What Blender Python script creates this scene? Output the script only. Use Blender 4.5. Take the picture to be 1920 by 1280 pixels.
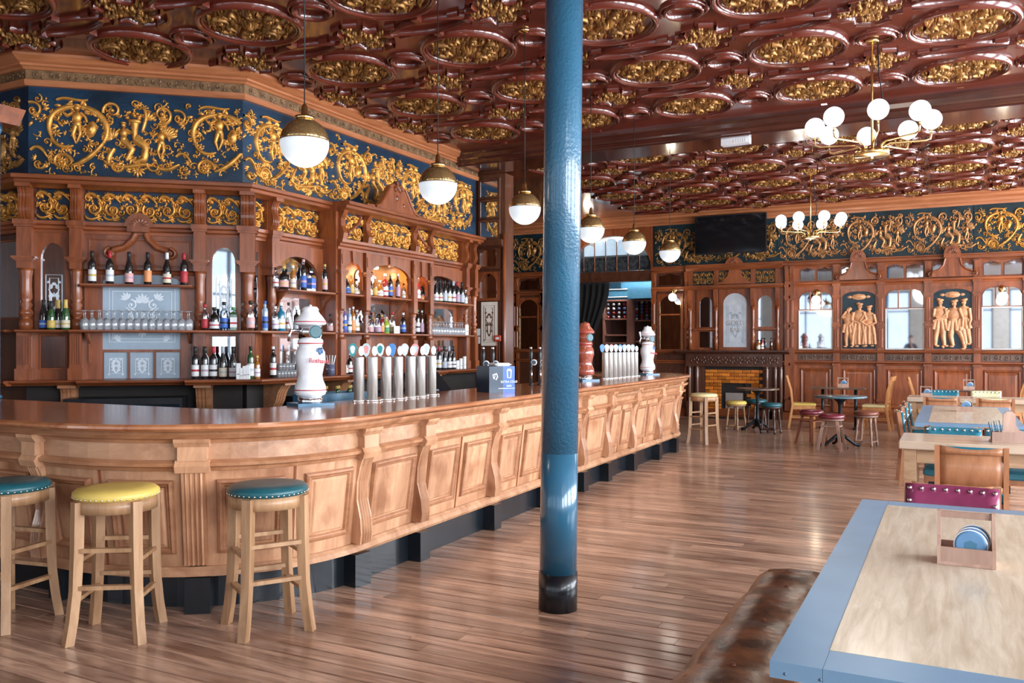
import bpy, bmesh, math, random
from mathutils import Vector, Matrix
R = math.radians; PI = math.pi
for o in list(bpy.data.objects): bpy.data.objects.remove(o)
scene = bpy.context.scene
C = bpy.context.collection
random.seed(7)
# ---------------------------------------------------------------- camera
HC, FL, HZ, YAW = 1.6, 1600.0, 648.0, R(27.2)
cam_d = bpy.data.cameras.new('camera'); cam = bpy.data.objects.new('camera', cam_d); C.objects.link(cam)
cam.location = (0, 0, HC); cam.rotation_euler = (R(90), 0, YAW)
cam_d.sensor_width = 36; cam_d.lens = FL/1920*36; cam_d.shift_y = (HZ-640)/1920; cam_d.clip_start = .05
scene.camera = cam
# ---------------------------------------------------------------- world, daylight, exposure
w = bpy.data.worlds.new('sky'); scene.world = w; w.use_nodes = True
bg = w.node_tree.nodes['Background']; bg.inputs[0].default_value = (.62, .78, 1, 1); bg.inputs[1].default_value = 1.0
scene.view_settings.view_transform = 'Standard'; scene.view_settings.look = 'None'
scene.cycles.transparent_max_bounces = 16
scene.view_settings.gamma = 1; scene.view_settings.use_curve_mapping = False
scene.view_settings.exposure = 0.45
def area(name, loc, rot, sx, sy, power, col):
    l = bpy.data.lights.new(name, 'AREA'); l.shape = 'RECTANGLE'; l.size = sx; l.size_y = sy
    l.energy = power; l.color = col
    o = bpy.data.objects.new(name, l); C.objects.link(o); o.location = loc; o.rotation_euler = rot; return o
DAY = (.86, .93, 1.0)
RW_X, NW_Y, FW_Y, LW_X, CEIL = 4.6, -3.2, 19.2, -13.0, 4.6
RWIN = [(-2.2, -.2), (.6, 3.0), (3.8, 6.2), (7.0, 9.4), (10.2, 12.6), (13.4, 15.8), (16.4, 18.6)]   # window spans (Y) in the right wall
NWIN = [(-10.4, -8.0), (-7.2, -4.8), (-4.0, -1.6), (-.8, 1.6), (2.2, 4.2)]                           # window spans (X) in the street wall
for i, (a, b) in enumerate(RWIN):
    area('daylight_window', (RW_X+.16, (a+b)/2, 2.45), (0, R(90), 0), 3.1, b-a, 430, DAY)
for i, (a, b) in enumerate(NWIN):
    area('daylight_window', ((a+b)/2, NW_Y-.16, 2.45), (R(90), 0, 0), b-a, 3.1, 50 if b < -7.5 else 22, DAY)
# ---------------------------------------------------------------- survey: picture point + known plane -> place in the room
fxx, fyy, rxx, ryy = -math.sin(YAW), math.cos(YAW), math.cos(YAW), math.sin(YAW)
def ray(x): t = (x-960)/FL; return fxx+rxx*t, fyy+ryy*t
def onZ(x, y, z): d = FL*(HC-z)/(y-HZ); a, b = ray(x); return Vector((a*d, b*d, z))
class Frame:                       # an upright plane: u to the right along it, y into it, z up
    def __init__(s, ox, oy, ang):
        s.o = Vector((ox, oy)); s.a = ang; s.x = Vector((math.cos(ang), math.sin(ang))); s.n = Vector((-s.x.y, s.x.x))
    def uv(s, px, py, off=0):
        a, b = ray(px); r = Vector((a, b)); o = s.o-s.n*off
        d = o.dot(s.n)/r.dot(s.n); p = r*d
        return (p-s.o).dot(s.x), HC-(py-HZ)/FL*d
    def u(s, px, off=0): return s.uv(px, 600, off)[0]
    def z(s, px, py, off=0): return s.uv(px, py, off)[1]
    def place(s, e, u=0, off=0, z=0):
        p = s.o+s.x*u-s.n*off; e.location = (p.x, p.y, z); e.rotation_euler = (0, 0, s.a)
FA = Frame(-8.57, 5.62, math.atan2(1.40, 1.62))
FB = Frame(-6.95, 7.02, PI/2)
FF = Frame(0, FW_Y, 0)
# ---------------------------------------------------------------- objects
def tag(o, label=None, cat=None, group=None, kind=None):
    if label: o['label'] = label
    if cat: o['category'] = cat
    if group: o['group'] = group
    if kind: o['kind'] = kind
    return o
def empty(name, loc=(0, 0, 0), rz=0, label=None, cat=None, group=None, kind=None):
    o = bpy.data.objects.new(name, None); C.objects.link(o); o.location = loc; o.rotation_euler = (0, 0, rz); o.empty_display_size = .1
    return tag(o, label, cat, group, kind)
def link(name, me, parent=None, loc=None, rot=None, sc=None, mat=None):
    o = bpy.data.objects.new(name, me); C.objects.link(o)
    if parent: o.parent = parent
    if loc is not None: o.location = loc
    if rot is not None: o.rotation_euler = rot
    if sc is not None: o.scale = sc
    if mat: o.material_slots[0].link = 'OBJECT'; o.material_slots[0].material = mat
    return o
def copy_tree(o, parent=None):
    c = o.copy(); C.objects.link(c)
    if parent: c.parent = parent
    for ch in list(o.children): copy_tree(ch, c)
    return c
class MB:
    def __init__(s): s.v = []; s.f = []; s.M = None; s.sm = []
    def add(s, vs, fs, sm=False):
        n = len(s.v)
        s.v += [tuple(s.M @ Vector(p)) for p in vs] if s.M else [tuple(p) for p in vs]
        s.f += [tuple(i+n for i in f) for f in fs]; s.sm += [sm]*len(fs); return s
    def box(s, x0, x1, y0, y1, z0, z1):
        return s.add([(x0,y0,z0),(x1,y0,z0),(x1,y1,z0),(x0,y1,z0),(x0,y0,z1),(x1,y0,z1),(x1,y1,z1),(x0,y1,z1)],
                     [(0,3,2,1),(4,5,6,7),(0,1,5,4),(1,2,6,5),(2,3,7,6),(3,0,4,7)])
    def bev(s, x0, x1, y0, y1, z0, z1, b):            # box with chamfered upright and top edges
        p = lambda i, z: [(x0+i,y0,z),(x1-i,y0,z),(x1,y0+i,z),(x1,y1-i,z),(x1-i,y1,z),(x0+i,y1,z),(x0,y1-i,z),(x0,y0+i,z)]
        q = lambda i, z: [(x0+b+i*.4,y0+i,z),(x1-b-i*.4,y0+i,z),(x1-i,y0+b+i*.4,z),(x1-i,y1-b-i*.4,z),(x1-b-i*.4,y1-i,z),(x0+b+i*.4,y1-i,z),(x0+i,y1-b-i*.4,z),(x0+i,y0+b+i*.4,z)]
        return s.loft([q(b,z0), q(0,z0+b), q(0,z1-b), q(b,z1)], True)
    def loft(s, loops, caps=False, closed=True, sm=False):
        n = len(loops[0]); vs = [p for l in loops for p in l]; fs = []
        for k in range(len(loops)-1):
            for i in range(n if closed else n-1):
                j = (i+1) % n; fs.append((k*n+i, k*n+j, (k+1)*n+j, (k+1)*n+i))
        if caps: fs.append(tuple(reversed(range(n)))); fs.append(tuple((len(loops)-1)*n+i for i in range(n)))
        return s.add(vs, fs, sm)
    def prism(s, poly, y0, y1):                        # polygon in x,z pushed along y
        n = len(poly); a = [(x,y0,z) for x, z in poly]+[(x,y1,z) for x, z in poly]
        return s.add(a, [tuple(range(n)), tuple(range(2*n-1, n-1, -1))]+[(i,i+n,(i+1)%n+n,(i+1)%n) for i in range(n)])
    def mould(s, prof, x0, x1):                        # profile in y,z run along x
        n = len(prof); a = [(x0,y,z) for y, z in prof]+[(x1,y,z) for y, z in prof]
        return s.add(a, [tuple(range(n)), tuple(range(2*n-1, n-1, -1))]+[(i,i+n,(i+1)%n+n,(i+1)%n) for i in range(n)])
    def lathe(s, prof, x=0, y=0, z=0, n=16, sm=True, sx=1, sy=1):
        loops = [[(x+r*sx*math.cos(2*PI*i/n), y+r*sy*math.sin(2*PI*i/n), z+h) for i in range(n)] for r, h in prof]
        return s.loft(loops, True, True, sm)
    def tube(s, pts, r, n=8, sm=True):
        pts = [Vector(p) for p in pts]; loops = []; up = Vector((0,0,1)); rr = r if isinstance(r, (list, tuple)) else [r]*len(pts)
        d0 = (pts[1]-pts[0]).normalized()
        a = d0.cross(up if abs(d0.z) < .9 else Vector((1,0,0))).normalized()
        for i, p in enumerate(pts):
            d = (pts[min(i+1, len(pts)-1)]-pts[max(i-1, 0)]).normalized()
            a = (a-d*a.dot(d)).normalized(); b = d.cross(a)
            loops.append([tuple(p+(a*math.cos(2*PI*k/n)+b*math.sin(2*PI*k/n))*rr[i]) for k in range(n)])
        return s.loft(loops, True, True, sm)
    def ell(s, x, y, z, rx, ry, rz, nu=10, nv=6, sm=True):
        pr = [(max(.001, math.sin(PI*k/nv)), -math.cos(PI*k/nv)) for k in range(nv+1)]
        loops = [[(x+rx*r*math.cos(2*PI*i/nu), y+ry*r*math.sin(2*PI*i/nu), z+rz*h) for i in range(nu)] for r, h in pr]
        return s.loft(loops, True, True, sm)
    def bar(s, p, q, wx, wy=None, wz=None):            # straight square bar between two points
        p, q = Vector(p), Vector(q); d = (q-p).normalized(); wy = wy or wx
        a = d.cross(Vector((0,1,0)) if abs(d.y) < .9 else Vector((1,0,0))).normalized(); b = d.cross(a)
        L = lambda c: [tuple(c+a*i*wx/2+b*j*wy/2) for i, j in ((-1,-1),(1,-1),(1,1),(-1,1))]
        return s.loft([L(p), L(q)], True)
    def panel(s, x0, x1, z0, z1, y, steps, k=1):       # framed panel: loops stepping in; steps = [(inset, proud), ...]
        loops = []
        for i, h in steps:
            a, b, c, d = x0+i, x1-i, z0+i, z1-i
            loops.append([(a+(b-a)*j/k, y-h, c) for j in range(k+1)]+[(b+(a-b)*j/k, y-h, d) for j in range(k+1)])
        s.loft(loops)
        n = 2*k+2; m = len(s.v)-n
        for j in range(k): s.f.append((m+j, m+j+1, m+n-2-j, m+n-1-j)); s.sm.append(False)
        return s
    def archp(s, x0, x1, z0, z1, a0, a1, h0, hs, rise, y0, y1, n=10):   # board with an arched hole
        if a0 > x0: s.box(x0, a0, y0, y1, z0, z1)
        if a1 < x1: s.box(a1, x1, y0, y1, z0, z1)
        if h0 > z0: s.box(a0, a1, y0, y1, z0, h0)
        c, r = (a0+a1)/2, (a1-a0)/2
        for i in range(n):
            t0, t1 = PI-PI*i/n, PI-PI*(i+1)/n
            p = [(c+r*math.cos(t0), hs+rise*math.sin(t0)), (c+r*math.cos(t1), hs+rise*math.sin(t1))]
            s.prism([p[0], p[1], (p[1][0], z1), (p[0][0], z1)], y0, y1)
        return s
    def mesh(s, name, m):
        me = bpy.data.meshes.new(name); me.from_pydata(s.v, [], s.f)
        me.polygons.foreach_set('use_smooth', s.sm); me.materials.append(m); me.validate(); me.update(); return me
    def build(s, name, m, parent=None, warp=None, loc=None, rot=None):
        if warp: s.v = [warp(*p) for p in s.v]
        return link(name, s.mesh(name, m), parent, loc, rot)
def archface(a0, a1, h0, hs, rise, y, n=12):           # arched pane outline, as an x,z polygon
    c, r = (a0+a1)/2, (a1-a0)/2
    return [(a0, h0), (a1, h0)]+[(c+r*math.cos(PI*i/n), hs+rise*math.sin(PI*i/n)) for i in range(n+1)]
# ---------------------------------------------------------------- materials
def nodes(name):
    m = bpy.data.materials.new(name); m.use_nodes = True; nt = m.node_tree
    return m, nt, nt.nodes['Principled BSDF'], lambda t: nt.nodes.new(t), nt.links.new
def flat(name, col, rough=.5, metal=0, coat=0, vary=.12, scale=9, bump=0, bscale=60, spec=.5, emit=0, ecol=None, trans=0, ior=1.45, alpha=1):
    m, nt, b, N, L = nodes(name)
    tc = N('ShaderNodeTexCoord'); no = N('ShaderNodeTexNoise'); no.inputs['Scale'].default_value = scale; no.inputs['Detail'].default_value = 4
    L(tc.outputs['Object'], no.inputs['Vector'])
    r = N('ShaderNodeValToRGB'); e = r.color_ramp.elements
    e[0].position = .3; e[1].position = .7
    e[0].color = (*[c*(1-vary) for c in col], 1); e[1].color = (*[min(1, c*(1+vary)) for c in col], 1)
    L(no.outputs['Fac'], r.inputs[0]); L(r.outputs[0], b.inputs['Base Color'])
    b.inputs['Roughness'].default_value = rough; b.inputs['Metallic'].default_value = metal; b.inputs['Coat Weight'].default_value = coat
    b.inputs['Coat Roughness'].default_value = .08; b.inputs['Specular IOR Level'].default_value = spec; b.inputs['IOR'].default_value = ior
    b.inputs['Transmission Weight'].default_value = trans; b.inputs['Alpha'].default_value = alpha
    if emit: b.inputs['Emission Color'].default_value = (*(ecol or col), 1); b.inputs['Emission Strength'].default_value = emit
    if bump:
        n2 = N('ShaderNodeTexNoise'); n2.inputs['Scale'].default_value = bscale; n2.inputs['Detail'].default_value = 3
        L(tc.outputs['Object'], n2.inputs['Vector'])
        bp = N('ShaderNodeBump'); bp.inputs['Strength'].default_value = bump; bp.inputs['Distance'].default_value = .01
        L(n2.outputs['Fac'], bp.inputs['Height']); L(bp.outputs[0], b.inputs['Normal'])
    return m
def wood(name, c0, c1, ax='z', rough=.4, coat=.2, scale=5, stretch=14, rnd=.25, bump=.08, knots=0, dark=None):
    m, nt, b, N, L = nodes(name)
    tc = N('ShaderNodeTexCoord'); mp = N('ShaderNodeMapping'); oi = N('ShaderNodeObjectInfo')
    sc = {'x': (1/stretch*2, 1, 1), 'y': (1, 1/stretch*2, 1), 'z': (1, 1, 1/stretch*2)}[ax]
    mp.inputs['Scale'].default_value = [q*scale for q in sc]
    off = N('ShaderNodeVectorMath'); off.operation = 'SCALE'; off.inputs[0].default_value = (37, 19, 53); L(oi.outputs['Random'], off.inputs['Scale'])
    ad = N('ShaderNodeVectorMath'); L(tc.outputs['Object'], ad.inputs[0]); L(off.outputs[0], ad.inputs[1]); L(ad.outputs[0], mp.inputs['Vector'])
    n1 = N('ShaderNodeTexNoise'); n1.inputs['Scale'].default_value = 2.2; n1.inputs['Detail'].default_value = 7; n1.inputs['Roughness'].default_value = .65; n1.inputs['Distortion'].default_value = .6
    L(mp.outputs[0], n1.inputs['Vector'])
    r = N('ShaderNodeValToRGB'); e = r.color_ramp.elements; e[0].position = .33; e[1].position = .68; e[0].color = (*c0, 1); e[1].color = (*c1, 1)
    L(n1.outputs['Fac'], r.inputs[0])
    hv = N('ShaderNodeHueSaturation'); ma = N('ShaderNodeMapRange'); ma.inputs['To Min'].default_value = 1-rnd; ma.inputs['To Max'].default_value = 1+rnd
    L(oi.outputs['Random'], ma.inputs['Value']); L(ma.outputs[0], hv.inputs['Value']); L(r.outputs[0], hv.inputs['Color'])
    out = hv.outputs[0]
    if knots:
        n3 = N('ShaderNodeTexNoise'); n3.inputs['Scale'].default_value = knots; n3.inputs['Detail'].default_value = 5; L(ad.outputs[0], n3.inputs['Vector'])
        r3 = N('ShaderNodeValToRGB'); e = r3.color_ramp.elements; e[0].position = .30; e[1].position = .48; e[0].color = (*(dark or c0), 1); e[1].color = (1, 1, 1, 1)
        L(n3.outputs['Fac'], r3.inputs[0])
        mx = N('ShaderNodeMixRGB'); mx.blend_type = 'MULTIPLY'; mx.inputs[0].default_value = .75; L(out, mx.inputs[1]); L(r3.outputs[0], mx.inputs[2]); out = mx.outputs[0]
    L(out, b.inputs['Base Color'])
    b.inputs['Roughness'].default_value = rough; b.inputs['Coat Weight'].default_value = coat; b.inputs['Coat Roughness'].default_value = .12
    n2 = N('ShaderNodeTexNoise'); n2.inputs['Scale'].default_value = 9; n2.inputs['Detail'].default_value = 4; L(mp.outputs[0], n2.inputs['Vector'])
    bp = N('ShaderNodeBump'); bp.inputs['Strength'].default_value = bump; bp.inputs['Distance'].default_value = .01
    L(n2.outputs['Fac'], bp.inputs['Height']); L(bp.outputs[0], b.inputs['Normal'])
    return m
def glassy(name, col=(1, 1, 1), gloss=.25, rough=.02, white_sheen=0):
    m = bpy.data.materials.new(name); m.use_nodes = True; nt = m.node_tree; nt.nodes.clear(); L = nt.links.new
    o = nt.nodes.new('ShaderNodeOutputMaterial'); t = nt.nodes.new('ShaderNodeBsdfTransparent'); g = nt.nodes.new('ShaderNodeBsdfGlossy'); x = nt.nodes.new('ShaderNodeMixShader')
    f = nt.nodes.new('ShaderNodeFresnel'); f.inputs[0].default_value = 1.5; ad = nt.nodes.new('ShaderNodeMath'); ad.inputs[1].default_value = gloss; ad.use_clamp = True
    t.inputs[0].default_value = (*col, 1); g.inputs['Roughness'].default_value = rough
    L(f.outputs[0], ad.inputs[0]); L(ad.outputs[0], x.inputs[0]); L(t.outputs[0], x.inputs[1]); L(g.outputs[0], x.inputs[2])
    df = nt.nodes.new('ShaderNodeBsdfDiffuse'); df.inputs[0].default_value = (.9, .93, .97, 1); x2 = nt.nodes.new('ShaderNodeMixShader'); x2.inputs[0].default_value = white_sheen; L(x.outputs[0], x2.inputs[1]); L(df.outputs[0], x2.inputs[2]); L(x2.outputs[0], o.inputs[0])
    return m
M = {}
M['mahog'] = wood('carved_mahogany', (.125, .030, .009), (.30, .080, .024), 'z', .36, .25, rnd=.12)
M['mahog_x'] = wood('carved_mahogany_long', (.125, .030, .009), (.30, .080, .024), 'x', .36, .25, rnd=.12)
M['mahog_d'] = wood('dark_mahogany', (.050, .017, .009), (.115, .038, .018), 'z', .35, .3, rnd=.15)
M['cornice'] = wood('pale_cornice_wood', (.29, .092, .034), (.44, .165, .068), 'x', .38, .25, rnd=.08)
M['bar'] = wood('stripped_oak', (.36, .165, .080), (.62, .34, .19), 'z', .42, .2, scale=4, stretch=10, rnd=.10, knots=2.3, dark=(.45, .28, .18))
M['bar_x'] = wood('stripped_oak_long', (.36, .165, .080), (.60, .33, .185), 'x', .42, .2, scale=4, stretch=10, rnd=.10, knots=2.3, dark=(.45, .28, .18))
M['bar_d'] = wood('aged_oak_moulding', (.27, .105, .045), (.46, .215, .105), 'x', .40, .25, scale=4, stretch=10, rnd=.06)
M['top'] = wood('polished_bar_top', (.32, .100, .036), (.54, .225, .10), 'y', .20, .55, scale=3, stretch=9, rnd=.05, bump=.02)
M['floor'] = wood('worn_floorboards', (.21, .105, .068), (.64, .40, .275), 'x', .30, .40, scale=9, stretch=22, rnd=.30, bump=.10, knots=1.5, dark=(.42, .30, .24))
M['floor_gap'] = flat('dark_subfloor', (.035, .016, .010), .7)
M['lacq'] = flat('maroon_ceiling_lacquer', (.105, .018, .010), .24, coat=.7, vary=.3, scale=1.3, bump=.10, bscale=9)
M['lacq_d'] = flat('dark_beam_lacquer', (.055, .014, .009), .22, coat=.8, vary=.3, scale=2)
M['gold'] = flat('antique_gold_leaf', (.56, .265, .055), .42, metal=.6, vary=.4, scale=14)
M['gold_d'] = flat('dark_gold_leaf', (.34, .165, .048), .40, metal=.55, vary=.55, scale=9)
M['blue'] = flat('blue_plaster', (.005, .023, .050), .33, vary=.6, scale=2.2, bump=.25, bscale=45)
M['blue_d'] = flat('dark_green_blue_plaster', (.007, .022, .028), .4, vary=.5, scale=3, bump=.25, bscale=45)
M['black'] = flat('black_paint', (.010, .011, .014), .35, vary=.3)
M['skirt'] = flat('black_kick_board', (.006, .009, .013), .30, coat=.25, vary=.4, scale=5)
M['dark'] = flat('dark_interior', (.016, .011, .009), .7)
M['plaster'] = flat('cream_plaster', (.55, .50, .44), .8)
M['brass'] = flat('polished_brass', (.78, .55, .24), .22, metal=1, vary=.08)
M['chrome'] = flat('polished_chrome', (.80, .82, .85), .12, metal=1, vary=.04)
M['steel'] = flat('brushed_steel', (.70, .69, .67), .46, metal=1, vary=.12, scale=4)
M['mirror'] = flat('old_mirror', (.50, .53, .57), .03, metal=1, vary=.05, scale=3)
M['frost'] = flat('etched_glass', (.30, .38, .46), .35, metal=.0, spec=.9, vary=.10, scale=6)
M['etch'] = flat('etched_pattern', (.62, .68, .74), .5, vary=.05)
M['pane'] = glassy('window_glass', (.93, .96, 1), .05)
M['glass'] = glassy('clear_glass_sheen', (.98, .99, 1), .06, .03, .14)  # white diffuse mixed in stands for bright reflections on the bowls
M['white'] = flat('white_ceramic', (.78, .79, .82), .15, coat=.6, vary=.03)
M['cream'] = flat('cream_enamel', (.80, .76, .66), .3, vary=.05)
M['paper'] = flat('white_paper', (.80, .80, .80), .6, vary=.05)
M['col'] = None
# ================================================================ ornament: low relief drawn in a plane
class Orn:
    def __init__(s, ceil=False): s.mb = MB(); s.ceil = ceil
    def P(s, a, b, h): return (a, b, -h) if s.ceil else (a, -h, b)
    def ridge(s, path, w, h, closed=False):
        n = len(path); L = []
        for i, (x, y) in enumerate(path):
            p = path[(i-1) % n] if closed or i else path[i]; q = path[(i+1) % n] if closed or i < n-1 else path[i]
            dx, dy = q[0]-p[0], q[1]-p[1]; l = math.hypot(dx, dy) or 1; nx, ny = -dy/l, dx/l
            ww = w(i/(n-1)) if callable(w) else w; hh = h*min(1, ww/(w(.3) if callable(w) else w)+.25) if callable(w) else h
            L.append([s.P(x+nx*k*ww, y+ny*k*ww, g*hh) for k, g in ((-1, 0), (-.62, .8), (0, 1), (.62, .8), (1, 0))])
        if closed: L.append(L[0])
        s.mb.loft(L, False, False, True); return s
    def spiral(s, cx, cy, r, a0, turns, w, h, end=.18, n=26, flip=1):
        path = []
        for i in range(n+1):
            t = i/n; a = R(a0)+flip*2*PI*turns*t; rr = r*(1-(1-end)*t**.8)
            path.append((cx+rr*math.cos(a), cy+rr*math.sin(a)))
        s.ridge(path, lambda t: w*(1.1-.65*t), h)
        s.blob(cx, cy, r*end*1.25, r*end*1.25, h*1.3); return s
    def curve(s, pts, w, h, n=14):
        if len(pts) == 3: path = [tuple((1-t)**2*pts[0][k]+2*t*(1-t)*pts[1][k]+t*t*pts[2][k] for k in (0, 1)) for t in [i/n for i in range(n+1)]]
        else: path = [tuple((1-t)**3*pts[0][k]+3*t*(1-t)**2*pts[1][k]+3*t*t*(1-t)*pts[2][k]+t**3*pts[3][k] for k in (0, 1)) for t in [i/n for i in range(n+1)]]
        s.ridge(path, lambda t: w*(.45+.8*math.sin(PI*min(1, t*.8+.15))), h); return path
    def leaf(s, x, y, ang, l, wd, h):
        a = R(ang); c, sn = math.cos(a), math.sin(a)
        q = [(0, 0, 0), (.35*l, wd, .0), (.75*l, wd*.7, 0), (l, 0, .0), (.75*l, -wd*.7, 0), (.35*l, -wd, 0), (.45*l, 0, h)]
        s.mb.add([s.P(x+c*u-sn*v, y+sn*u+c*v, g) for u, v, g in q], [(i, (i+1) % 6, 6) for i in range(6)], True); return s
    def fan(s, x, y, ang, l, n, spread, h):
        for i in range(n): s.leaf(x, y, ang+spread*(i/(n-1)-.5), l*(1-.35*abs(i/(n-1)-.5)), l*.16, h)
        return s
    def blob(s, x, y, rx, ry, h, ang=0, n=8):
        a = R(ang); c, sn = math.cos(a), math.sin(a); L = []
        for k, g in ((1, 0), (.78, .62), (.4, .93)):
            L.append([s.P(x+c*rx*k*math.cos(t)-sn*ry*k*math.sin(t), y+sn*rx*k*math.cos(t)+c*ry*k*math.sin(t), h*g) for t in [2*PI*i/n for i in range(n)]])
        s.mb.loft(L, False, True, True); m = len(s.mb.v); s.mb.f.append(tuple(range(m-n, m))); s.mb.sm.append(True); return s
    def limb(s, pts, w0, w1, h):
        n = len(pts); path = []
        for i in range(n-1):
            for k in range(4): t = k/4; path.append((pts[i][0]*(1-t)+pts[i+1][0]*t, pts[i][1]*(1-t)+pts[i+1][1]*t))
        path.append(pts[-1]); s.ridge(path, lambda t: w0+(w1-w0)*t, h); return s
    def figure(s, x, y, k, h, mir=1, wings=False, tail=True):          # small nude grotesque figure, k tall
        X = lambda u: x+mir*u*k
        s.blob(X(0), y+.42*k, .075*k, .085*k, h*1.3).blob(X(0), y+.49*k, .09*k, .04*k, h*1.2)
        s.blob(X(0), y+.20*k, .12*k, .17*k, h*1.2).blob(X(0), y+.02*k, .10*k, .12*k, h*1.1)
        s.limb([(X(-.09), y+.30*k), (X(-.24), y+.20*k), (X(-.33), y+.30*k)], .045*k, .028*k, h)
        s.limb([(X(.09), y+.30*k), (X(.20), y+.20*k), (X(.24), y+.06*k)], .045*k, .028*k, h)
        if tail:
            s.limb([(X(-.03), y-.02*k), (X(-.09), y-.25*k), (X(-.02), y-.48*k)], .075*k, .025*k, h)
            s.limb([(X(.05), y-.02*k), (X(.08), y-.22*k), (X(.0), y-.44*k)], .07*k, .02*k, h)
        if wings:
            for i in range(5): s.leaf(X(.08), y+.26*k, (40+i*18) if mir > 0 else 180-(40+i*18), .36*k*(1-.08*i), .05*k, h)
        return s
    def build(s, name, m, parent=None, **k): return s.mb.build(name, m, parent, **k)
    def mesh(s, name, m): return s.mb.mesh(name, m)
def frieze_unit(W=1.42, H=.86, seed=1, dens=1.0):                     # one repeat of the grotesque frieze
    o = Orn(); rnd = random.Random(seed); h = .032
    # the big scroll round a figure with an oval shield
    o.curve([(.20, .40), (.10, .66), (.36, .74), (.50, .72)], .026, h, 16); o.curve([(.50, .72), (.70, .70), (.82, .50), (.70, .34)], .028, h, 16)
    o.curve([(.70, .34), (.60, .20), (.48, .12), (.40, .10)], .022, h); o.curve([(.20, .40), (.22, .29), (.34, .27), (.42, .31)], .018, h)
    o.spiral(.30, .13, .105, 0, 1.35, .020, h); o.fan(.30, .13, 0, .075, 9, 320, h*1.2)
    o.figure(.45, .53, .42, h, 1); o.blob(.59, .49, .055, .095, h*1.4, -12); o.blob(.59, .49, .035, .065, h*1.8, -12)
    for a in range(8): o.leaf(.36+.36*math.cos(R(20+a*20)), .46+.27*math.sin(R(20+a*20)), 20+a*20+80, .075, .018, h)
    # basket of fruit over a seated figure and a griffin body
    o.limb([(1.02, .40), (1.02, .58)], .022, .045, h*1.2); o.blob(1.02, .60, .075, .028, h*1.3)
    for i in range(9): o.blob(1.02+rnd.uniform(-.09, .09), .655+rnd.uniform(-.025, .04), .024, .022, h*1.2, 0, 6)
    o.figure(.91, .40, .36, h, -1, False, False); o.limb([(.90, .40), (1.00, .30), (.94, .18)], .045, .02, h)
    o.limb([(1.03, .42), (1.13, .34), (1.12, .20), (1.02, .16)], .055, .025, h*1.2); o.fan(1.0, .22, 250, .10, 5, 130, h)
    o.fan(.80, .40, 120, .14, 6, 130, h); o.curve([(.82, .30), (.76, .22), (.74, .16), (.78, .12)], .022, h)
    # winged cherub
    o.figure(1.29, .38, .36, h, 1, True, True); o.fan(1.34, .44, 60, .15, 6, 90, h)
    # upper scrolls
    o.spiral(.80, .70, .10, 200, 1.3, .017, h, flip=-1); o.spiral(1.30, .69, .115, 250, 1.35, .018, h, flip=1); o.fan(1.30, .64, 300, .09, 5, 120, h*1.2)
    o.curve([(1.10, .50), (1.14, .62), (1.16, .74), (1.08, .76)], .018, h); o.fan(1.15, .62, 80, .12, 5, 110, h)
    o.spiral(.03, .66, .09, 120, 1.2, .015, h, flip=-1); o.curve([(.25, .78), (.35, .84), (.46, .76), (.56, .80)], .014, h)
    # lower wave with leaves
    o.curve([(.72, .16), (.90, .02), (1.08, .20), (1.24, .12)], .022, h, 16); o.curve([(1.24, .12), (1.36, .06), (1.42, .14), (1.48, .16)], .02, h)
    o.spiral(.84, .11, .075, 20, 1.2, .015, h, flip=-1); o.spiral(1.22, .13, .075, 160, 1.2, .015, h, flip=1); o.fan(1.05, .09, 270, .10, 7, 180, h*1.1)
    o.spiral(.08, .10, .065, 0, 1.1, .012, h, flip=-1); o.curve([(.0, .24), (.06, .32), (.12, .26), (.16, .18)], .016, h)
    for a in range(26):                                                 # acanthus along the big stems
        t = a/25; x = .20+.5*t+.06*math.sin(a); y = .46+.28*math.sin(PI*t)
        o.leaf(x, y, 40+110*math.sin(a*1.7)+60*t, .075, .018, h)
        x2 = .70+.72*t; o.leaf(x2, .12+.07*math.sin(x2*11), 90+80*math.sin(a*2.1), .065, .016, h)
    # fine tendrils filling the ground
    for i in range(int(95*dens)):
        x, y = rnd.uniform(.03, W-.03), rnd.uniform(.05, H-.06); f = rnd.choice((-1, 1))
        if i % 2: o.spiral(x, y, rnd.uniform(.022, .055), rnd.uniform(0, 360), 1.15, .009, h*.7, flip=f, n=10)
        else: o.fan(x, y, rnd.uniform(0, 360), rnd.uniform(.04, .075), 4, 120, h*.8)
    for i in range(int(60*dens)):
        x, y = rnd.uniform(.02, W-.02), rnd.uniform(.04, H-.05); a = rnd.uniform(0, 6.28); l = rnd.uniform(.04, .09)
        o.curve([(x, y), (x+l*math.cos(a), y+l*math.sin(a)), (x+l*math.cos(a+1.1), y+l*math.sin(a+1.1))], .0065, h*.5, 5)
        for k in range(3): o.leaf(x+l*.6*math.cos(a+k*.5), y+l*.6*math.sin(a+k*.5), math.degrees(a)+70*k-60, .032, .010, h*.6)
    return o
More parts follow.
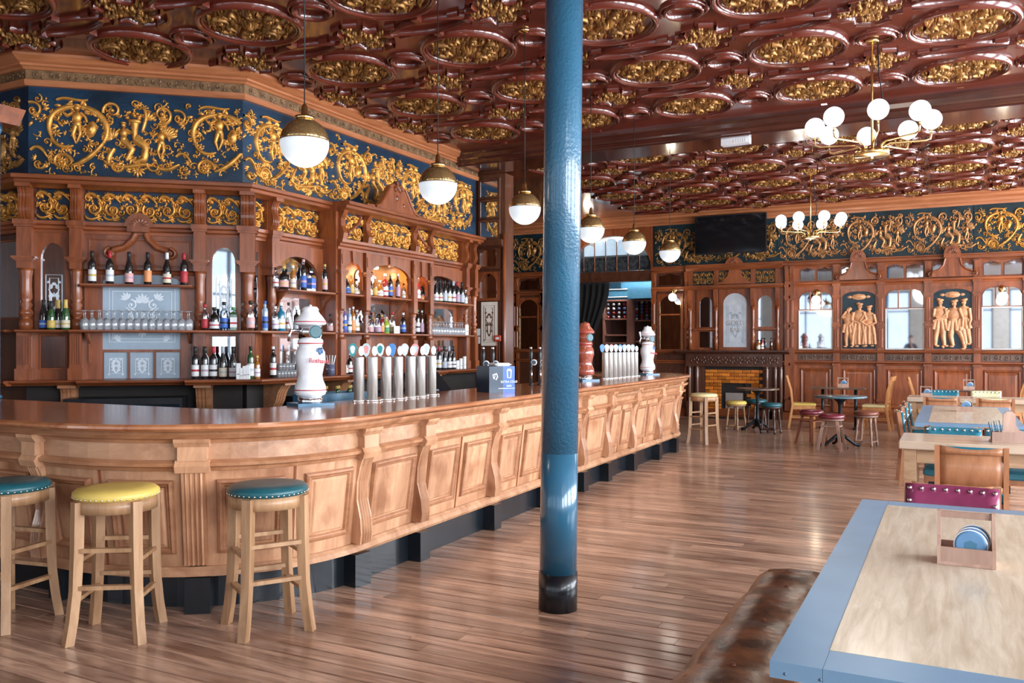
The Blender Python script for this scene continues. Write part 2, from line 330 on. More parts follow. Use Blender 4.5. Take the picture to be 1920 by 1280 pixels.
def scroll_panel(W, H, seed=1, h=.045, scale=1.0):                     # bold acanthus scrolls filling a W x H field
    o = Orn(); rnd = random.Random(seed); r = H*.26*scale; n = max(1, round(W/(2.3*r))); st = W/n
    for i in range(n):
        cx = st*(i+.5); f = 1 if i % 2 else -1; cy = H*(.38 if i % 2 else .42)
        o.spiral(cx, cy, min(r, st*.42), 90+40*f, 1.45, r*.20, h, flip=f)
        o.fan(cx, cy, 0, r*.55, 7, 310, h*.9)
        o.curve([(cx-st*.45, H*.80), (cx-st*.2, H*1.0), (cx+st*.1, H*.86), (cx+st*.42, H*.62)], r*.20, h)
        o.curve([(cx-st*.48, H*.18), (cx-st*.3, H*.02), (cx-st*.05, H*.06), (cx+st*.3, H*.16)], r*.15, h)
        o.fan(cx+st*.36, H*.74, 60*f, r*.85, 6, 150, h); o.fan(cx-st*.40, H*.45, 120, r*.75, 6, 170, h*.9)
        o.blob(cx+st*.2, H*.82, r*.28, r*.2, h*1.2, 30)
        o.fan(cx-st*.15, H*.86, 200, r*.9, 6, 140, h); o.fan(cx+st*.1, H*.14, -30*f, r*.8, 6, 150, h*.9); o.spiral(cx+st*.46, H*.30, r*.42, 40, 1.2, r*.12, h*.9, flip=-f, n=14)
        o.spiral(cx-st*.28, H*.76, r*.38, 200, 1.2, r*.12, h, flip=f, n=14)
        for k in range(16): o.leaf(rnd.uniform(cx-st*.45, cx+st*.45), rnd.uniform(H*.08, H*.92), rnd.uniform(0, 360), r*.5, r*.13, h*.7)
    # keep the carving inside its field
    o.mb.v = [(min(max(x, .006), W-.006), y, min(max(z, .006), H-.006)) for x, y, z in o.mb.v]
    return o
# ================================================================ the room
def struct(name, mb, m, parent=None): return tag(mb.build(name, m, parent), kind='structure')
# ---- floor: boards laid across the room; the nearest are single boards
floor = struct('floor', MB().box(LW_X, RW_X, NW_Y, FW_Y+4.5, -.12, -.022), M['floor_gap'])
BW = .116
def board_prof(y): return [(y+.003, -.022), (y+BW-.003, -.022), (y+BW-.003, -.004), (y+BW-.008, 0), (y+.008, 0), (y+.003, -.004)]
lens = [1.9, 2.4, 2.9, 3.5, 4.2]
bmesh_ = {l: MB().mould(board_prof(0), .001, l-.001).mesh('floorboard', M['floor']) for l in lens}
rest = MB(); rb = random.Random(3); nb = 0
row = 0; y = NW_Y
while y < FW_Y-.02:
    x = LW_X+rb.uniform(0, 2.0)
    while x < RW_X-.1:
        l = rb.choice(lens); e = min(x+l, RW_X)
        near = 2.35 < y < 13.2 and e > -3.7+max(0, (4.6-y))*-1.0 and x < .9+.02*y and nb < 300
        if near and e == x+l and l in bmesh_:
            link('floorboard', bmesh_[l], floor, (x, y, rb.uniform(-.0012, 0))); nb += 1
        else:
            rest.mould(board_prof(y), x+.001, e-.001)
        x = e
    y += BW; row += 1
tag(rest.build('floorboard_field', M['floor'], floor), kind='stuff')
# ---- ceiling
ceiling = struct('ceiling', MB().box(LW_X, RW_X+.3, NW_Y-.3, FW_Y+.3, CEIL, CEIL+.15), M['lacq'])
def circ(r, n=40, cx=0, cy=0, ry=None): return [(cx+r*math.cos(2*PI*i/n), cy+(ry or r)*math.sin(2*PI*i/n)) for i in range(n)]
o = Orn(True); o.ridge(circ(.465), .034, .055, True); o.ridge(circ(.425), .012, .035, True)
for a in (0, 180):
    o.blob(.53*math.cos(R(a)), .53*math.sin(R(a)), .035, .05, .05)
for a in (90, 270):
    o.mb.box(-.035, .035, *sorted((.52*math.sin(R(a)), .60*math.sin(R(a)))), -.05, 0)
for sx in (-1, 1): o.ridge([(sx*.56, 0), (sx*.575, 0)], .012, .03); o.mb.box(*sorted((sx*.56, sx*.60)), -.012, .012, -.03, 0)
ring_me = o.mesh('medallion_ring', M['lacq'])
o = Orn(True); rg = random.Random(5)
for a in range(0, 360, 45):
    c, s_ = math.cos(R(a)), math.sin(R(a)); r = .25
    o.spiral(r*c, r*s_, .085, a+30, 1.2, .017, .045, flip=1 if a % 90 else -1, n=14)
    o.fan(.33*c, .33*s_, a, .075, 4, 150, .05); o.fan(.12*c, .12*s_, a, .11, 3, 60, .05)
for i in range(110):
    a = rg.uniform(0, 360); r = .39*math.sqrt(rg.uniform(.05, 1)); o.leaf(r*math.cos(R(a)), r*math.sin(R(a)), rg.uniform(0, 360), rg.uniform(.035, .07), rg.uniform(.010, .018), rg.uniform(.03, .06))
o.blob(0, 0, .05, .05, .07); o.fan(0, 0, 0, .11, 10, 330, .06)
med_me = o.mesh('gold_medallion', M['gold_d'])
o = Orn(True)
for k in range(4):                                                     # cross: four short arms of fruit and leaf
    a = k*90; c, s_ = math.cos(R(a)), math.sin(R(a)); L = .33 if k % 2 == 0 else .26
    for i in range(18):
        t = rg.uniform(.1, 1); v = rg.uniform(-.055, .055)*(1.1-.5*t if k % 2 == 0 else 1.5); o.blob(L*t*c-v*s_, L*t*s_+v*c, .024, .018, .04, rg.uniform(0, 180), 6)
    o.fan(L*.75*c, L*.75*s_, a, .08, 3, 70, .04)
o.fan(0, 0, 0, .12, 9, 320, .05)
cross_me = o.mesh('gold_cross', M['gold_d'])
o = Orn(True)
for sx in (-1, 1):
    for sy in (-1, 1):
        o.ridge([(sx*.26, sy*.13), (sx*.15, sy*.13), (sx*.15, sy*.23)], .018, .05)
        o.ridge([(sx*.34, sy*.12), (sx*.45, sy*.12)], .02, .045)
        o.ridge([(sx*.15, sy*.30), (sx*.02, sy*.34)], .018, .045)
frame_me = o.mesh('cross_moulding', M['lacq'])
o = Orn(True); o.ridge(circ(.165, 26), .022, .055, True); o.ridge(circ(.205, 26), .014, .03, True)
for sx in (-1, 1): o.mb.box(*sorted((sx*.19, sx*.30)), -.012, .012, -.03, 0); o.blob(sx*.21, 0, .025, .03, .06)
small_me = o.mesh('ceiling_ring', M['lacq'])
o = Orn(True)
for sy in (-1, 1):
    pts = [(-.44+.88*i/16, sy*.135*math.sin(PI*i/16)**.8) for i in range(17)]
    o.ridge(pts, .018, .05)
for sx in (-1, 1): o.mb.box(*sorted((sx*.40, sx*.47)), -.035, .035, -.055, 0)
lens_me = o.mesh('almond_moulding', M['lacq'])
def ceil_field(xs, ys, px, py, zc):
    for X in xs:
        for Y in ys:
            p = lambda dx, dy: (X+dx*px, Y+dy*py, zc)
            def vis(q): return (-6.6 < q[0] or q[1] < 5.2+max(0, (q[0]+8.6))*.9) and q[1] < FW_Y-.5 and q[0] < RW_X-.4
            if vis(p(0, 0)): link('medallion_ring', ring_me, ceiling, p(0, 0)); link('gold_medallion', med_me, ceiling, p(0, 0), (0, 0, (int(X*7+Y*3) % 4)*PI/2))
            if vis(p(.5, 0)): link('ceiling_ring', small_me, ceiling, p(.5, 0))
            if vis(p(.5, .5)) and not 11.1 < Y+.5*py < 12.5 : link('gold_cross', cross_me, ceiling, p(.5, .5)); link('cross_moulding', frame_me, ceiling, p(.5, .5))
            if vis(p(0, .5)) and not 11.1 < Y+.5*py < 12.5: link('almond_moulding', lens_me, ceiling, p(0, .5))
ceil_field([-5.80+1.475*k for k in range(-2, 7)], [5.95+1.505*k for k in range(-2, 4)], 1.475, 1.505, CEIL)
ceil_field([-4.37+1.49*k for k in range(-5, 6)], [12.97+1.55*k for k in range(4)], 1.49, 1.55, CEIL)
beam = MB().mould([(11.35, 4.62), (11.35, 4.57), (11.40, 4.55), (11.42, 4.50), (11.50, 4.48), (11.52, 4.44), (11.58, 4.43), (11.58, 4.415), (12.24, 4.415), (12.24, 4.43), (12.30, 4.44), (12.32, 4.50), (12.40, 4.55), (12.44, 4.62)], LW_X, RW_X)
struct('trim_1', beam, M['lacq_d'])
# ---- walls
def hole_wall(fix, spans, lo, hi, z0, z1, t, axis):
    mb = MB(); c = lo
    def b(a, e, q0, q1):
        if axis == 'x': mb.box(fix, fix+t, a, e, q0, q1)
        else: mb.box(a, e, fix, fix+t, q0, q1)
    for a, e in spans:
        b(c, a, 0, CEIL); b(a, e, 0, z0); b(a, e, z1, CEIL); c = e
    b(c, hi, 0, CEIL); return mb
wall_right = struct('wall_right', hole_wall(RW_X, RWIN, NW_Y, FW_Y, .9, 4.0, .3, 'x'), M['plaster'])
wall_near = struct('wall_near', hole_wall(NW_Y-.3, NWIN, LW_X, RW_X, .9, 4.0, .3, 'y'), M['plaster'])
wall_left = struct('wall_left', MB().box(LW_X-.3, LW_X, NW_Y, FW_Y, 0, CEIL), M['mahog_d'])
M['sash'] = flat('painted_sash', (.05, .07, .09), .4)
wn = 0
for sp, ax in ((RWIN, 'x'), (NWIN, 'y')):
    for a, e in sp:
        wn += 1; mb = MB(); f = RW_X if ax == 'x' else NW_Y-.3
        def b(u0, u1, z0, z1, d0=.05, d1=.14):
            if ax == 'x': mb.box(f+d0, f+d1, u0, u1, z0, z1)
            else: mb.box(u0, u1, f+.3-d1, f+.3-d0, z0, z1)
        for u in (a, (a+e)/2-.03, e-.06): b(u, u+.06, .9, 4.0)
        for z in (.9, 2.85, 3.94): b(a, e, z, z+.06)
        wo = struct('window_%d' % wn, mb, M['sash'])
        pm = MB()
        if ax == 'x': pm.box(f+.24, f+.25, a, e, .9, 4.0)
        else: pm.box(a, e, f+.05, f+.06, .9, 4.0)
        pm.build('pane', M['pane'], wo)
# ---- far wall with the doorway into the next room
DX0, DX1 = FF.u(1060), FF.u(1224)
mb = MB().box(LW_X, DX0, FW_Y, FW_Y+.25, 0, CEIL).box(DX1, RW_X, FW_Y, FW_Y+.25, 0, CEIL).box(DX0, DX1, FW_Y, FW_Y+.25, 4.3, CEIL)
wall_far = struct('wall_far', mb, M['mahog_d'])
# ================================================================ bar counter (runs along a bent path)
CX, CY, CR = -4.75, 4.75, 1.15
S1 = 10-4.75; S2 = S1+CR*PI/2
E0 = Vector((CX+CR, CY)); E1 = Vector((-3.78, 12.75)); S3 = S2+(E1-E0).length; R2 = .85; S4 = S3+R2*PI/2
def smooth(t): t = max(0, min(1, t)); return t*t*(3-2*t)
def bar_at(s):
    if s < S1: return Vector((-10+s, CY-CR)), Vector((0, -1))
    if s < S2: a = -PI/2+(s-S1)/CR; n = Vector((math.cos(a), math.sin(a))); return Vector((CX, CY))+n*CR, n
    if s < S3: d = (E1-E0).normalized(); return E0+d*(s-S2), Vector((d.y, -d.x))
    if s < S4: a = (s-S3)/R2; n = Vector((math.cos(a), math.sin(a))); return Vector((E1.x-R2, E1.y))+n*R2, n
    return Vector((E1.x-R2-(s-S4), E1.y+R2)), Vector((0, 1))
def bulge(s): return .13*(1-smooth((s-(S1+.9))/1.1))
def bw(s, y, z):                                     # s along the front, -y outwards, z up; the front leans out towards the top
    p, n = bar_at(s); off = -y
    if z > .23: off += bulge(s)*(1 if off > -.3 else 0)
    if .22 < z < 1.2 and off > -.3: off += .075*smooth((z-.25)/.7)
    q = p+n*off; return (q.x, q.y, z)
def s_px(x, off, z, lo=0, hi=None):
    best = None; s = lo
    while s < (hi or S4):
        X, Y, _ = bw(s, -off, z); d = X*fxx+Y*fyy; l = X*rxx+Y*ryy; e = abs(960+FL*l/d-x)
        if best is None or e < best[0]: best = (e, s)
        s += .01
    return best[1]
def sbox(mb, s0, s1, y0, y1, z0, z1, st=.12):
    n = max(1, int((s1-s0)/st)); L = []
    for i in range(n+1):
        s = s0+(s1-s0)*i/n; L.append([(s, y0, z0), (s, y1, z0), (s, y1, z1), (s, y0, z1)])
    mb.loft(L, True)
def smould(mb, prof, s0, s1, st=.12):
    n = max(1, int((s1-s0)/st)); mb.loft([[(s0+(s1-s0)*i/n, y, z) for y, z in prof] for i in range(n+1)], True)
bar = empty('bar_counter', (-3.6, 8, 0), 0, 'long pale oak panelled bar counter curving round at its near end', 'bar counter')
BI = Matrix.Translation((3.6, -8, 0))
def bbuild(mb, name, m): mb.v = [tuple(BI @ Vector(bw(*p))) for p in mb.v]; return mb.build(name, m, bar)
SE = S4+1.0
mb = MB(); sbox(mb, 0, SE, .02, .6, 0, 1.106, .2); bbuild(mb, 'carcass', M['mahog_d'])
mb = MB(); sbox(mb, 0, SE, -.015, .02, .0, .215); bbuild(mb, 'kick_board', M['skirt'])
mb = MB(); smould(mb, [(.02, .215), (-.075, .215), (-.085, .235), (-.07, .262), (-.05, .285), (.02, .285)], 0, SE); bbuild(mb, 'bottom_rail', M['bar_x'])
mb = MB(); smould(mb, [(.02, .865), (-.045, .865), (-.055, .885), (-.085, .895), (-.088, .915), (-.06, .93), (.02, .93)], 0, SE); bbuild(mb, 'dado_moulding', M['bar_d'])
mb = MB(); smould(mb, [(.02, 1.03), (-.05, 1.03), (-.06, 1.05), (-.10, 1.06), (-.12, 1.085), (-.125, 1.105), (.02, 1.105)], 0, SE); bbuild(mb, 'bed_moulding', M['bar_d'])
near_p = [s_px(58, .12, .6, hi=S1+.3), s_px(362, .12, .6), s_px(693, .12, .6)]
def sY(Y): return S2+(Y-E0.y)/((E1-E0).normalized().y)
pil = [near_p[0]-1.25]+near_p+[sY(y) for y in (5.37, 6.57, 7.7, 8.72, 9.52, 10.5, 11.65, 12.55)]+[S4-.05]
for i, s in enumerate(pil):
    wdt = .055 if i < 3 else .057
    mb = MB()
    if i == 2: st = [(.30, .055), (.86, .055)]
    else: st = [(.29, .10), (.36, .105), (.46, .085), (.58, .035), (.70, .02), (.80, .035), (.87, .06)]
    loops = []
    for z, o in st: loops.append([(s-wdt, .02, z), (s-wdt, -o-.02, z), (s+wdt, -o-.02, z), (s+wdt, .02, z)])
    mb.loft(loops, True); p_ = bbuild(mb, 'pilaster', M['bar'])
    mb = MB()
    for k in range(4):                                # reeds on the face
        u = s+(k-1.5)*wdt*.42
        mb.loft([[(u-wdt*.14, -o-.018, z), (u, -o-.031, z), (u+wdt*.14, -o-.018, z)] for z, o in st], False, False)
    mb.v = [tuple(BI @ Vector(bw(*p))) for p in mb.v]; mb.build('reeding', M['bar'], p_)
    mb = MB(); wd2 = wdt+.010
    sbox(mb, s-wd2, s+wd2, -.10, .02, .93, 1.03, .1); smould(mb, [(.02, .86), (-.10, .86), (-.115, .90), (-.09, .935), (.02, .935)], s-wd2-.012, s+wd2+.012)
    smould(mb, [(.02, 1.01), (-.10, 1.01), (-.125, 1.04), (-.13, 1.06), (.02, 1.06)], s-wd2-.012, s+wd2+.012)
    bbuild(mb, 'pilaster_cap', M['bar'])
    mb = MB(); sbox(mb, s-wdt-.01, s+wdt+.01, -.125 if i != 2 else -.17, .02, 0, .216, .1); bbuild(mb, 'plinth_block', M['skirt'])
PST = [(0, .0), (.006, .024), (.018, .030), (.028, .020), (.036, .018), (.046, .003), (.052, .003), (.064, .011)]
def bar_panel(s0, s1, z0, z1, k): 
    mb = MB(); mb.panel(s0, s1, z0, z1, -.032, PST[5:], k); p_ = bbuild(mb, 'raised_panel', M['bar'])
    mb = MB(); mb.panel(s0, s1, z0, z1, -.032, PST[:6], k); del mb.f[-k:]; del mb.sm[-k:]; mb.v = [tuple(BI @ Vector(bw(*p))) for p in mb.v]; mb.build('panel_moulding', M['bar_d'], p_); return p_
for i in range(len(pil)-1):
    a, b = pil[i]+.045, pil[i+1]-.045; far = i >= 8
    n = 2 if (b-a) > .82 else 1; k = 8 if i < 4 or i > 10 else 1
    if i == 2: n = 2
    mb = MB(); sbox(mb, a, b, -.03, .02, .285, .87, .04); bbuild(mb, 'panel_board', M['bar'])
    for j in range(n):
        u0, u1 = a+(b-a)*j/n, a+(b-a)*(j+1)/n
        bar_panel(u0+.055, u1-.055, .36, .81, k)
        if j: mb = MB(); sbox(mb, u0-.006, u0+.006, -.036, .0, .285, .865); bbuild(mb, 'joint_bead', M['mahog'])
    mb = MB()
    if far: smould(mb, [(.02, .93), (-.05, .93), (-.055, .95), (-.07, .975), (-.11, 1.0), (-.125, 1.03), (.02, 1.03)], a, b)
    else: sbox(mb, a+.0, b-.0, -.04, .02, .93, 1.03)
    bbuild(mb, 'rail_panel', M['bar_x'])
# ---- worktop, a separate slab
mb = MB()
def eo(s): return .17+.06*(1-smooth((s-(S1+.9))/1.1))
st = .1; n = int(SE/st); L = []
for i in range(n+1):
    s = SE*i/n; e = -eo(s)
    L.append([(s, .80, 1.108), (s, e+.05, 1.108), (s, e+.02, 1.114), (s, e, 1.128), (s, e+.004, 1.142), (s, e+.02, 1.153), (s, .80, 1.153)])
mb.loft(L, True); mb.v = [bw(*p) if True else p for p in mb.v]
wt = tag(mb.build('bar_worktop', M['top']), 'polished reddish wooden bar top running the length of the counter', 'worktop')
TOPZ = 1.153
# ================================================================ back bar
Z_LT, Z_LB, Z_ET, Z_EB, Z_S1, Z_S2, Z_W = 3.36, 3.26, 2.90, 2.78, 2.245, 1.765, 1.245
TA, TB = math.tan(R(20.4)), math.tan(R(24.6))
def mmould(mb, prof, x0, x1, m0=0, m1=0):
    n = len(prof); a = [(x0+y*m0, y, z) for y, z in prof]+[(x1-y*m1, y, z) for y, z in prof]
    mb.add(a, [tuple(range(n)), tuple(range(2*n-1, n-1, -1))]+[(i, i+n, (i+1) % n+n, (i+1) % n) for i in range(n)]); return mb
M['bandwood'] = flat('brown_carved_band', (.16, .085, .038), .42, vary=.5, scale=16, metal=.25)
RAIL = [(0, 4.31), (-.045, 4.31), (-.06, 4.33), (-.06, 4.37), (0, 4.375)]
BAND = [(0, 4.375), (-.04, 4.375), (-.045, 4.47), (0, 4.47)]
CROWN = [(0, 4.47), (-.07, 4.47), (-.09, 4.49), (-.12, 4.50), (-.12, 4.52), (-.16, 4.535), (-.20, 4.56), (-.22, 4.575), (-.23, 4.6), (0, 4.6)]
LEDGE = [(0, Z_LB-.02), (-.10, Z_LB-.02), (-.16, Z_LB), (-.20, Z_LB+.015), (-.21, Z_LB+.045), (-.25, Z_LB+.055), (-.25, Z_LT-.01), (-.23, Z_LT), (0, Z_LT)]
ENTAB = [(0, Z_EB), (-.05, Z_EB), (-.055, Z_EB+.03), (-.08, Z_EB+.045), (-.085, Z_EB+.07), (-.115, Z_EB+.085), (-.12, Z_ET), (0, Z_ET)]
def shift(prof, d): return [(y-d if y < 0 else y, z) for y, z in prof]
def band_carving(L, H, seed, h=.012):
    o = Orn(); n = max(1, int(L/.16)); st = L/n
    for i in range(n):
        x = st*(i+.5); f = 1 if i % 2 else -1
        o.spiral(x, H*.5, H*.34, 90*f, 1.1, H*.08, h, flip=f, n=10); o.leaf(x+st*.3, H*.5, 60*f, H*.5, H*.12, h); o.leaf(x+st*.3, H*.5, -70*f, H*.45, H*.12, h)
    return o
frieze_me = [frieze_unit(seed=k).mesh('gilt_relief', M['gold']) for k in (1, 2)]
def half_mesh(seed):
    o = frieze_unit(seed=seed); q = o.mb; keep = [i for i, f in enumerate(q.f) if all(q.v[k][0] < .70 for k in f)]; used = sorted({k for i in keep for k in q.f[i]}); mp = {k: j for j, k in enumerate(used)}
    r = MB(); r.v = [q.v[k] for k in used]; r.f = [tuple(mp[k] for k in q.f[i]) for i in keep]; r.sm = [q.sm[i] for i in keep]; return r.mesh('gilt_relief', M['gold'])
frieze_half = half_mesh(3)
def upper(parent, L, m0, m1, nu, us, gold=None):                     # blue frieze with gilt relief, cornice, ledge
    bl = MB().box(0, L, 0, .06, Z_LT-.02, 4.32).build('frieze_panel', M['blue'], parent)
    w_ = L/us
    for i in range(nu):
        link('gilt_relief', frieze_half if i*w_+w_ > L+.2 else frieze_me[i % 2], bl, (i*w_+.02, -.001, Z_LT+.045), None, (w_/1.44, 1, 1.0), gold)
    mmould(MB(), RAIL, 0, L, m0, m1).build('picture_rail', M['cornice'], parent)
    b = mmould(MB(), BAND, 0, L, m0, m1).build('carved_band', M['bandwood'], parent)
    tag(band_carving(L, .095, 3).build('band_carving', M['bandwood'], b, loc=(0, -.042, 4.375)), kind='stuff')
    mmould(MB(), CROWN, 0, L, m0, m1).build('cornice', M['cornice'], parent)
def scroll_bracket(mb, u, w, y0, zt, zb, d):                         # console under the ledge
    n = 12; prof = [(y0, zb)]
    for i in range(n+1):
        t = i/n; y = y0-d*(.30+.70*smooth(t))+.035*math.sin(t*2*PI*1.0)*-1; prof.append((y, zb+(zt-zb)*t))
    prof.append((y0, zt)); mb.mould(prof, u-w/2, u+w/2)
    for k in (-.25, .0, .25): mb.mould([(p[0]-.008 if 0 < i < n+2 else p[0], p[1]) for i, p in enumerate(prof)], u+(k-.08)*w, u+(k+.08)*w)
    mb.box(u-w*.58, u+w*.58, y0-d-.03, y0, zt-.03, zt+.01)
def pilaster(parent, u, w, off, zb=Z_W, bracket=True, flutes=True, mats=('mahog', 'mahog')):
    m = M['mahog']; mb = MB(); h = w/2; f = -off
    mb.box(u-h, u+h, f, 0, Z_EB-.28, Z_ET); mb.box(u-h*1.25, u+h*1.25, f-.02, 0, Z_EB+.045, Z_EB+.07).box(u-h*1.4, u+h*1.4, f-.035, 0, Z_EB+.07, Z_ET)
    mb.panel(u-h*.55, u+h*.55, Z_EB-.25, Z_EB-.02, f, [(0, 0), (.004, -.010), (h*.3, -.010), (h*.34, .002)])
    for i, (k, z) in enumerate(((1.15, 2.47), (1.4, 2.485), (1.6, 2.50))): mb.box(u-h*k, u+h*k, f-.012*(i+1), 0, z, z+.022)
    mb.box(u-h, u+h, f, 0, 2.40, 2.47)
    p = mb.build('pilaster', m, parent)
    r = min(h, off*.5)
    MB().lathe([(r*.95, 0), (r*.95, .10), (r*.7, .11), (r*.62, .13), (r*1.0, .16), (r*1.0, .19), (r*.66, .22), (r*.95, .26), (r*.6, .29), (r*.9, .33), (r*.8, .45), (r*.85, .55), (r*1.0, .60), (r*1.0, .64)], u, f+r, Z_S2, 12).build('turned_baluster', m, p)
    MB().box(u-h, u+h, f, 0, zb+.10, Z_S2).box(u-h*1.2, u+h*1.2, f-.015, 0, zb, zb+.12).build('lower_block', m, p)
    if flutes:
        fl = MB()
        for k in range(5):
            x = u+(k-2)*h*.36; fl.box(x-h*.10, x+h*.10, f-.008, f, zb+.16, Z_S2-.06)
        fl.build('fluting', m, p)
    if bracket:
        b = MB(); scroll_bracket(b, u, w*.85, f*.5, Z_LB, Z_ET, .11); b.box(u-h, u+h, f*.5, 0, Z_ET, Z_LB); b.build('scroll_bracket', m, p)
    return p
def gilt(parent, u0, u1, seed, y=0, z0=Z_ET, z1=Z_LB-.01):
    b = MB().box(u0, u1, y-.004, y+.03, z0, z1).build('blue_field', M['blue'], parent)
    scroll_panel(u1-u0, z1-z0-.02, seed, .05).build('gilt_scrolls', M['gold'], b, loc=(u0, y-.005, z0+.015))
def etched(w, h, seed=1):
    o = Orn(); t = .003
    for i in (.04, .075): o.ridge([(i, i), (w-i, i), (w-i, h-i), (i, h-i)], .005, t, True)
    for sx in (-1, 1):
        X = lambda u: w/2+sx*u*w
        for cy, r in ((.66, .10), (.48, .13), (.33, .09)):
            o.spiral(X(.15), h*cy, r*min(w, h)*.9, 90, 1.2, .008, t, flip=sx, n=14)
        o.curve([(X(0), h*.2), (X(.2), h*.3), (X(.05), h*.5), (X(.22), h*.62)], .008, t); o.fan(X(.36), h*.10, 90+50*sx, .10*w, 5, 110, t); o.fan(X(.2), h*.75, 90-30*sx, .12*w, 5, 110, t)
    o.fan(w/2, h*.70, 90, .16*min(w, h), 7, 150, t); o.fan(w/2, h*.25, 270, .12*min(w, h), 5, 120, t); o.blob(w/2, h*.5, .03*w, .06*h, t)
    return o
def shelf(parent, u0, u1, y0, zt, m='mahog_x', t=.028): return MB().mould([(0, zt-t), (y0+.012, zt-t), (y0, zt-t*.6), (y0, zt-.004), (y0+.004, zt), (0, zt)], u0, u1).build('shelf', M[m], parent)
def mirror(parent, poly, y, m='mirror', name='mirror'): return MB().prism(poly, y, y+.006).build(name, M[m], parent)
def rectp(a, b, c, d): return [(a, c), (b, c), (b, d), (a, d)]
def rim(parent, a, b, c, d, y, w=.02, h=.012, m='mahog'):
    return MB().panel(a-w, b+w, c-w, d+w, y, [(0, 0), (.003, h), (w*.7, h), (w, .002)]).build('moulding', M[m], parent)
def swan(parent, u, z, k, y, m='mahog', shell=True):                 # shell over a broken swan-neck pediment
    o = Orn()
    for s in (-1, 1):
        o.ridge([(u+s*(.05+.0*k), z+.0), (u+s*.07*k, z-.06*k), (u+s*.14*k, z-.13*k), (u+s*.24*k, z-.16*k)], .03*k, .035); o.spiral(u+s*.26*k, z-.19*k, .055*k, 90, 1.4, .016*k, .04, flip=-s)
    o.build('swan_neck', M[m], parent, loc=(0, y, 0))
    o = Orn(); o.mb.box(u-.095*k, u+.095*k, -.06, 0, z, z+.05*k)
    if shell:
        for i in range(7):
            a = 18+24*i; o.leaf(u, z+.05*k, a, .125*k, .024*k, .05)
        o.mb.prism([(u+.125*k*math.cos(PI*i/12), z+.05*k+.125*k*math.sin(PI*i/12)) for i in range(13)], -.025, 0)
    o.build('shell', M[m], parent, loc=(0, y-.08, 0))
# ---- left faceted section
LA = 2.141
ca = empty('back_bar_cabinet', label='angled back bar section with shell crest, arched mirrors and wine glass shelf', cat='cabinet'); FA.place(ca)
upper(ca, LA, TA, TB, 2, 1.5)
mmould(MB(), LEDGE, 0, LA, TA, TB).build('ledge', M['mahog_x'], ca)
mmould(MB(), ENTAB, 0, LA, TA, TB).build('entablature', M['mahog_x'], ca)
MB().box(0, LA, .0, .05, 0, Z_LT).build('back_board', M['mahog'], ca)
for u, w_ in ((0, .14), (.485, .12), (1.705, .12), (2.20, .16)): pilaster(ca, u, w_, .15)
gilt(ca, .08, .425, 11); gilt(ca, .545, 1.645, 12); gilt(ca, 1.765, 2.12, 13)
for a, b, sd in ((.07, .425, 0), (1.765, 2.125, 1)):
    x0, x1 = a+.06, b-.06
    MB().archp(a, b, Z_S2, Z_EB, x0, x1, Z_S2, 2.505, .17, -.045, 0).build('arched_panel', M['mahog'], ca)
    g = mirror(ca, archface(x0, x1, Z_S2, 2.505, .17, 0), -.012)
    o = etched(x1-x0, .5); o.build('etching', M['etch'], g, loc=(x0, -.013, Z_S2+.12))
    MB().box(a, b, -.02, 0, Z_W, Z_S2).build('lower_panel', M['mahog'], ca)
    mirror(ca, rectp(x0, x1, 1.37, 1.70), -.03); rim(ca, x0, x1, 1.37, 1.70, -.02)
    shelf(ca, a-.12, b+(.10 if a < 1 else .22), -.28, Z_S2)
MB().box(.545, 1.645, -.025, 0, 2.37, Z_EB).build('crest_panel', M['mahog'], ca)
MB().mould([(0, 2.36), (-.06, 2.36), (-.07, 2.39), (-.04, 2.41), (0, 2.41)], .545, 1.645).build('moulding', M['mahog_x'], ca)
swan(ca, 1.10, 2.80, 1.15, -.055); rim(ca, .60, 1.59, 2.46, 2.72, -.025, .02, .01)
for a, b in ((.545, .72), (1.50, 1.645)): MB().box(a, b, -.03, 0, Z_W, 2.37).build('stile', M['mahog'], ca)
g = mirror(ca, [(.72, 1.56), (1.50, 1.56), (1.50, 2.28)]+[(1.11+.39*math.cos(R(5+170*i/8)), 2.28+.09*math.sin(R(5+170*i/8))) for i in range(9)]+[(.72, 2.28)], -.012, 'frost', 'etched_pane')
etched(.74, .66).build('etching', M['etch'], g, loc=(.74, -.013, 1.60))
MB().box(.72, 1.50, -.03, 0, 1.53, 1.56).build('rail', M['mahog'], ca)
for k in range(3):
    x = .72+.26*k; g = mirror(ca, rectp(x+.012, x+.248, 1.25, 1.53), -.012, 'frost', 'etched_pane'); etched(.21, .24).build('etching', M['etch'], g, loc=(x+.022, -.013, 1.265))
    if k: MB().box(x-.012, x+.012, -.03, 0, 1.25, 1.53).build('glazing_bar', M['mahog'], ca)
shelf(ca, .55, 1.64, -.26, Z_S1); shelf(ca, .46, 1.70, -.34, Z_S2)
for u in (.60, 1.60):
    MB().prism([(u-.012, 1.42), (u+.012, 1.42), (u+.012, Z_S2-.03), (u-.012, Z_S2-.03)], -.05, 0).mould([(0, 1.45), (-.03, 1.5), (-.05, 1.62), (-.22, Z_S2-.03), (0, Z_S2-.03)], u-.012, u+.012).build('shelf_bracket', M['mahog'], ca)
def worktop(parent, u0, u1, d, m0=0, m1=0): return mmould(MB(), [(0, Z_W-.055), (-d+.05, Z_W-.055), (-d+.035, Z_W-.04), (-d+.01, Z_W-.03), (-d, Z_W-.018), (-d+.004, Z_W-.004), (-d+.012, Z_W), (0, Z_W)], u0, u1, m0, m1).build('worktop', M['mahog_x'], parent)
worktop(ca, -.1, .55, .28); worktop(ca, .55, 1.60, .40); worktop(ca, 1.60, LA, .50, 0, TB)
MB().box(0, LA, -.06, 0, 0, Z_W-.05).build('dark_recess', M['dark'], ca)
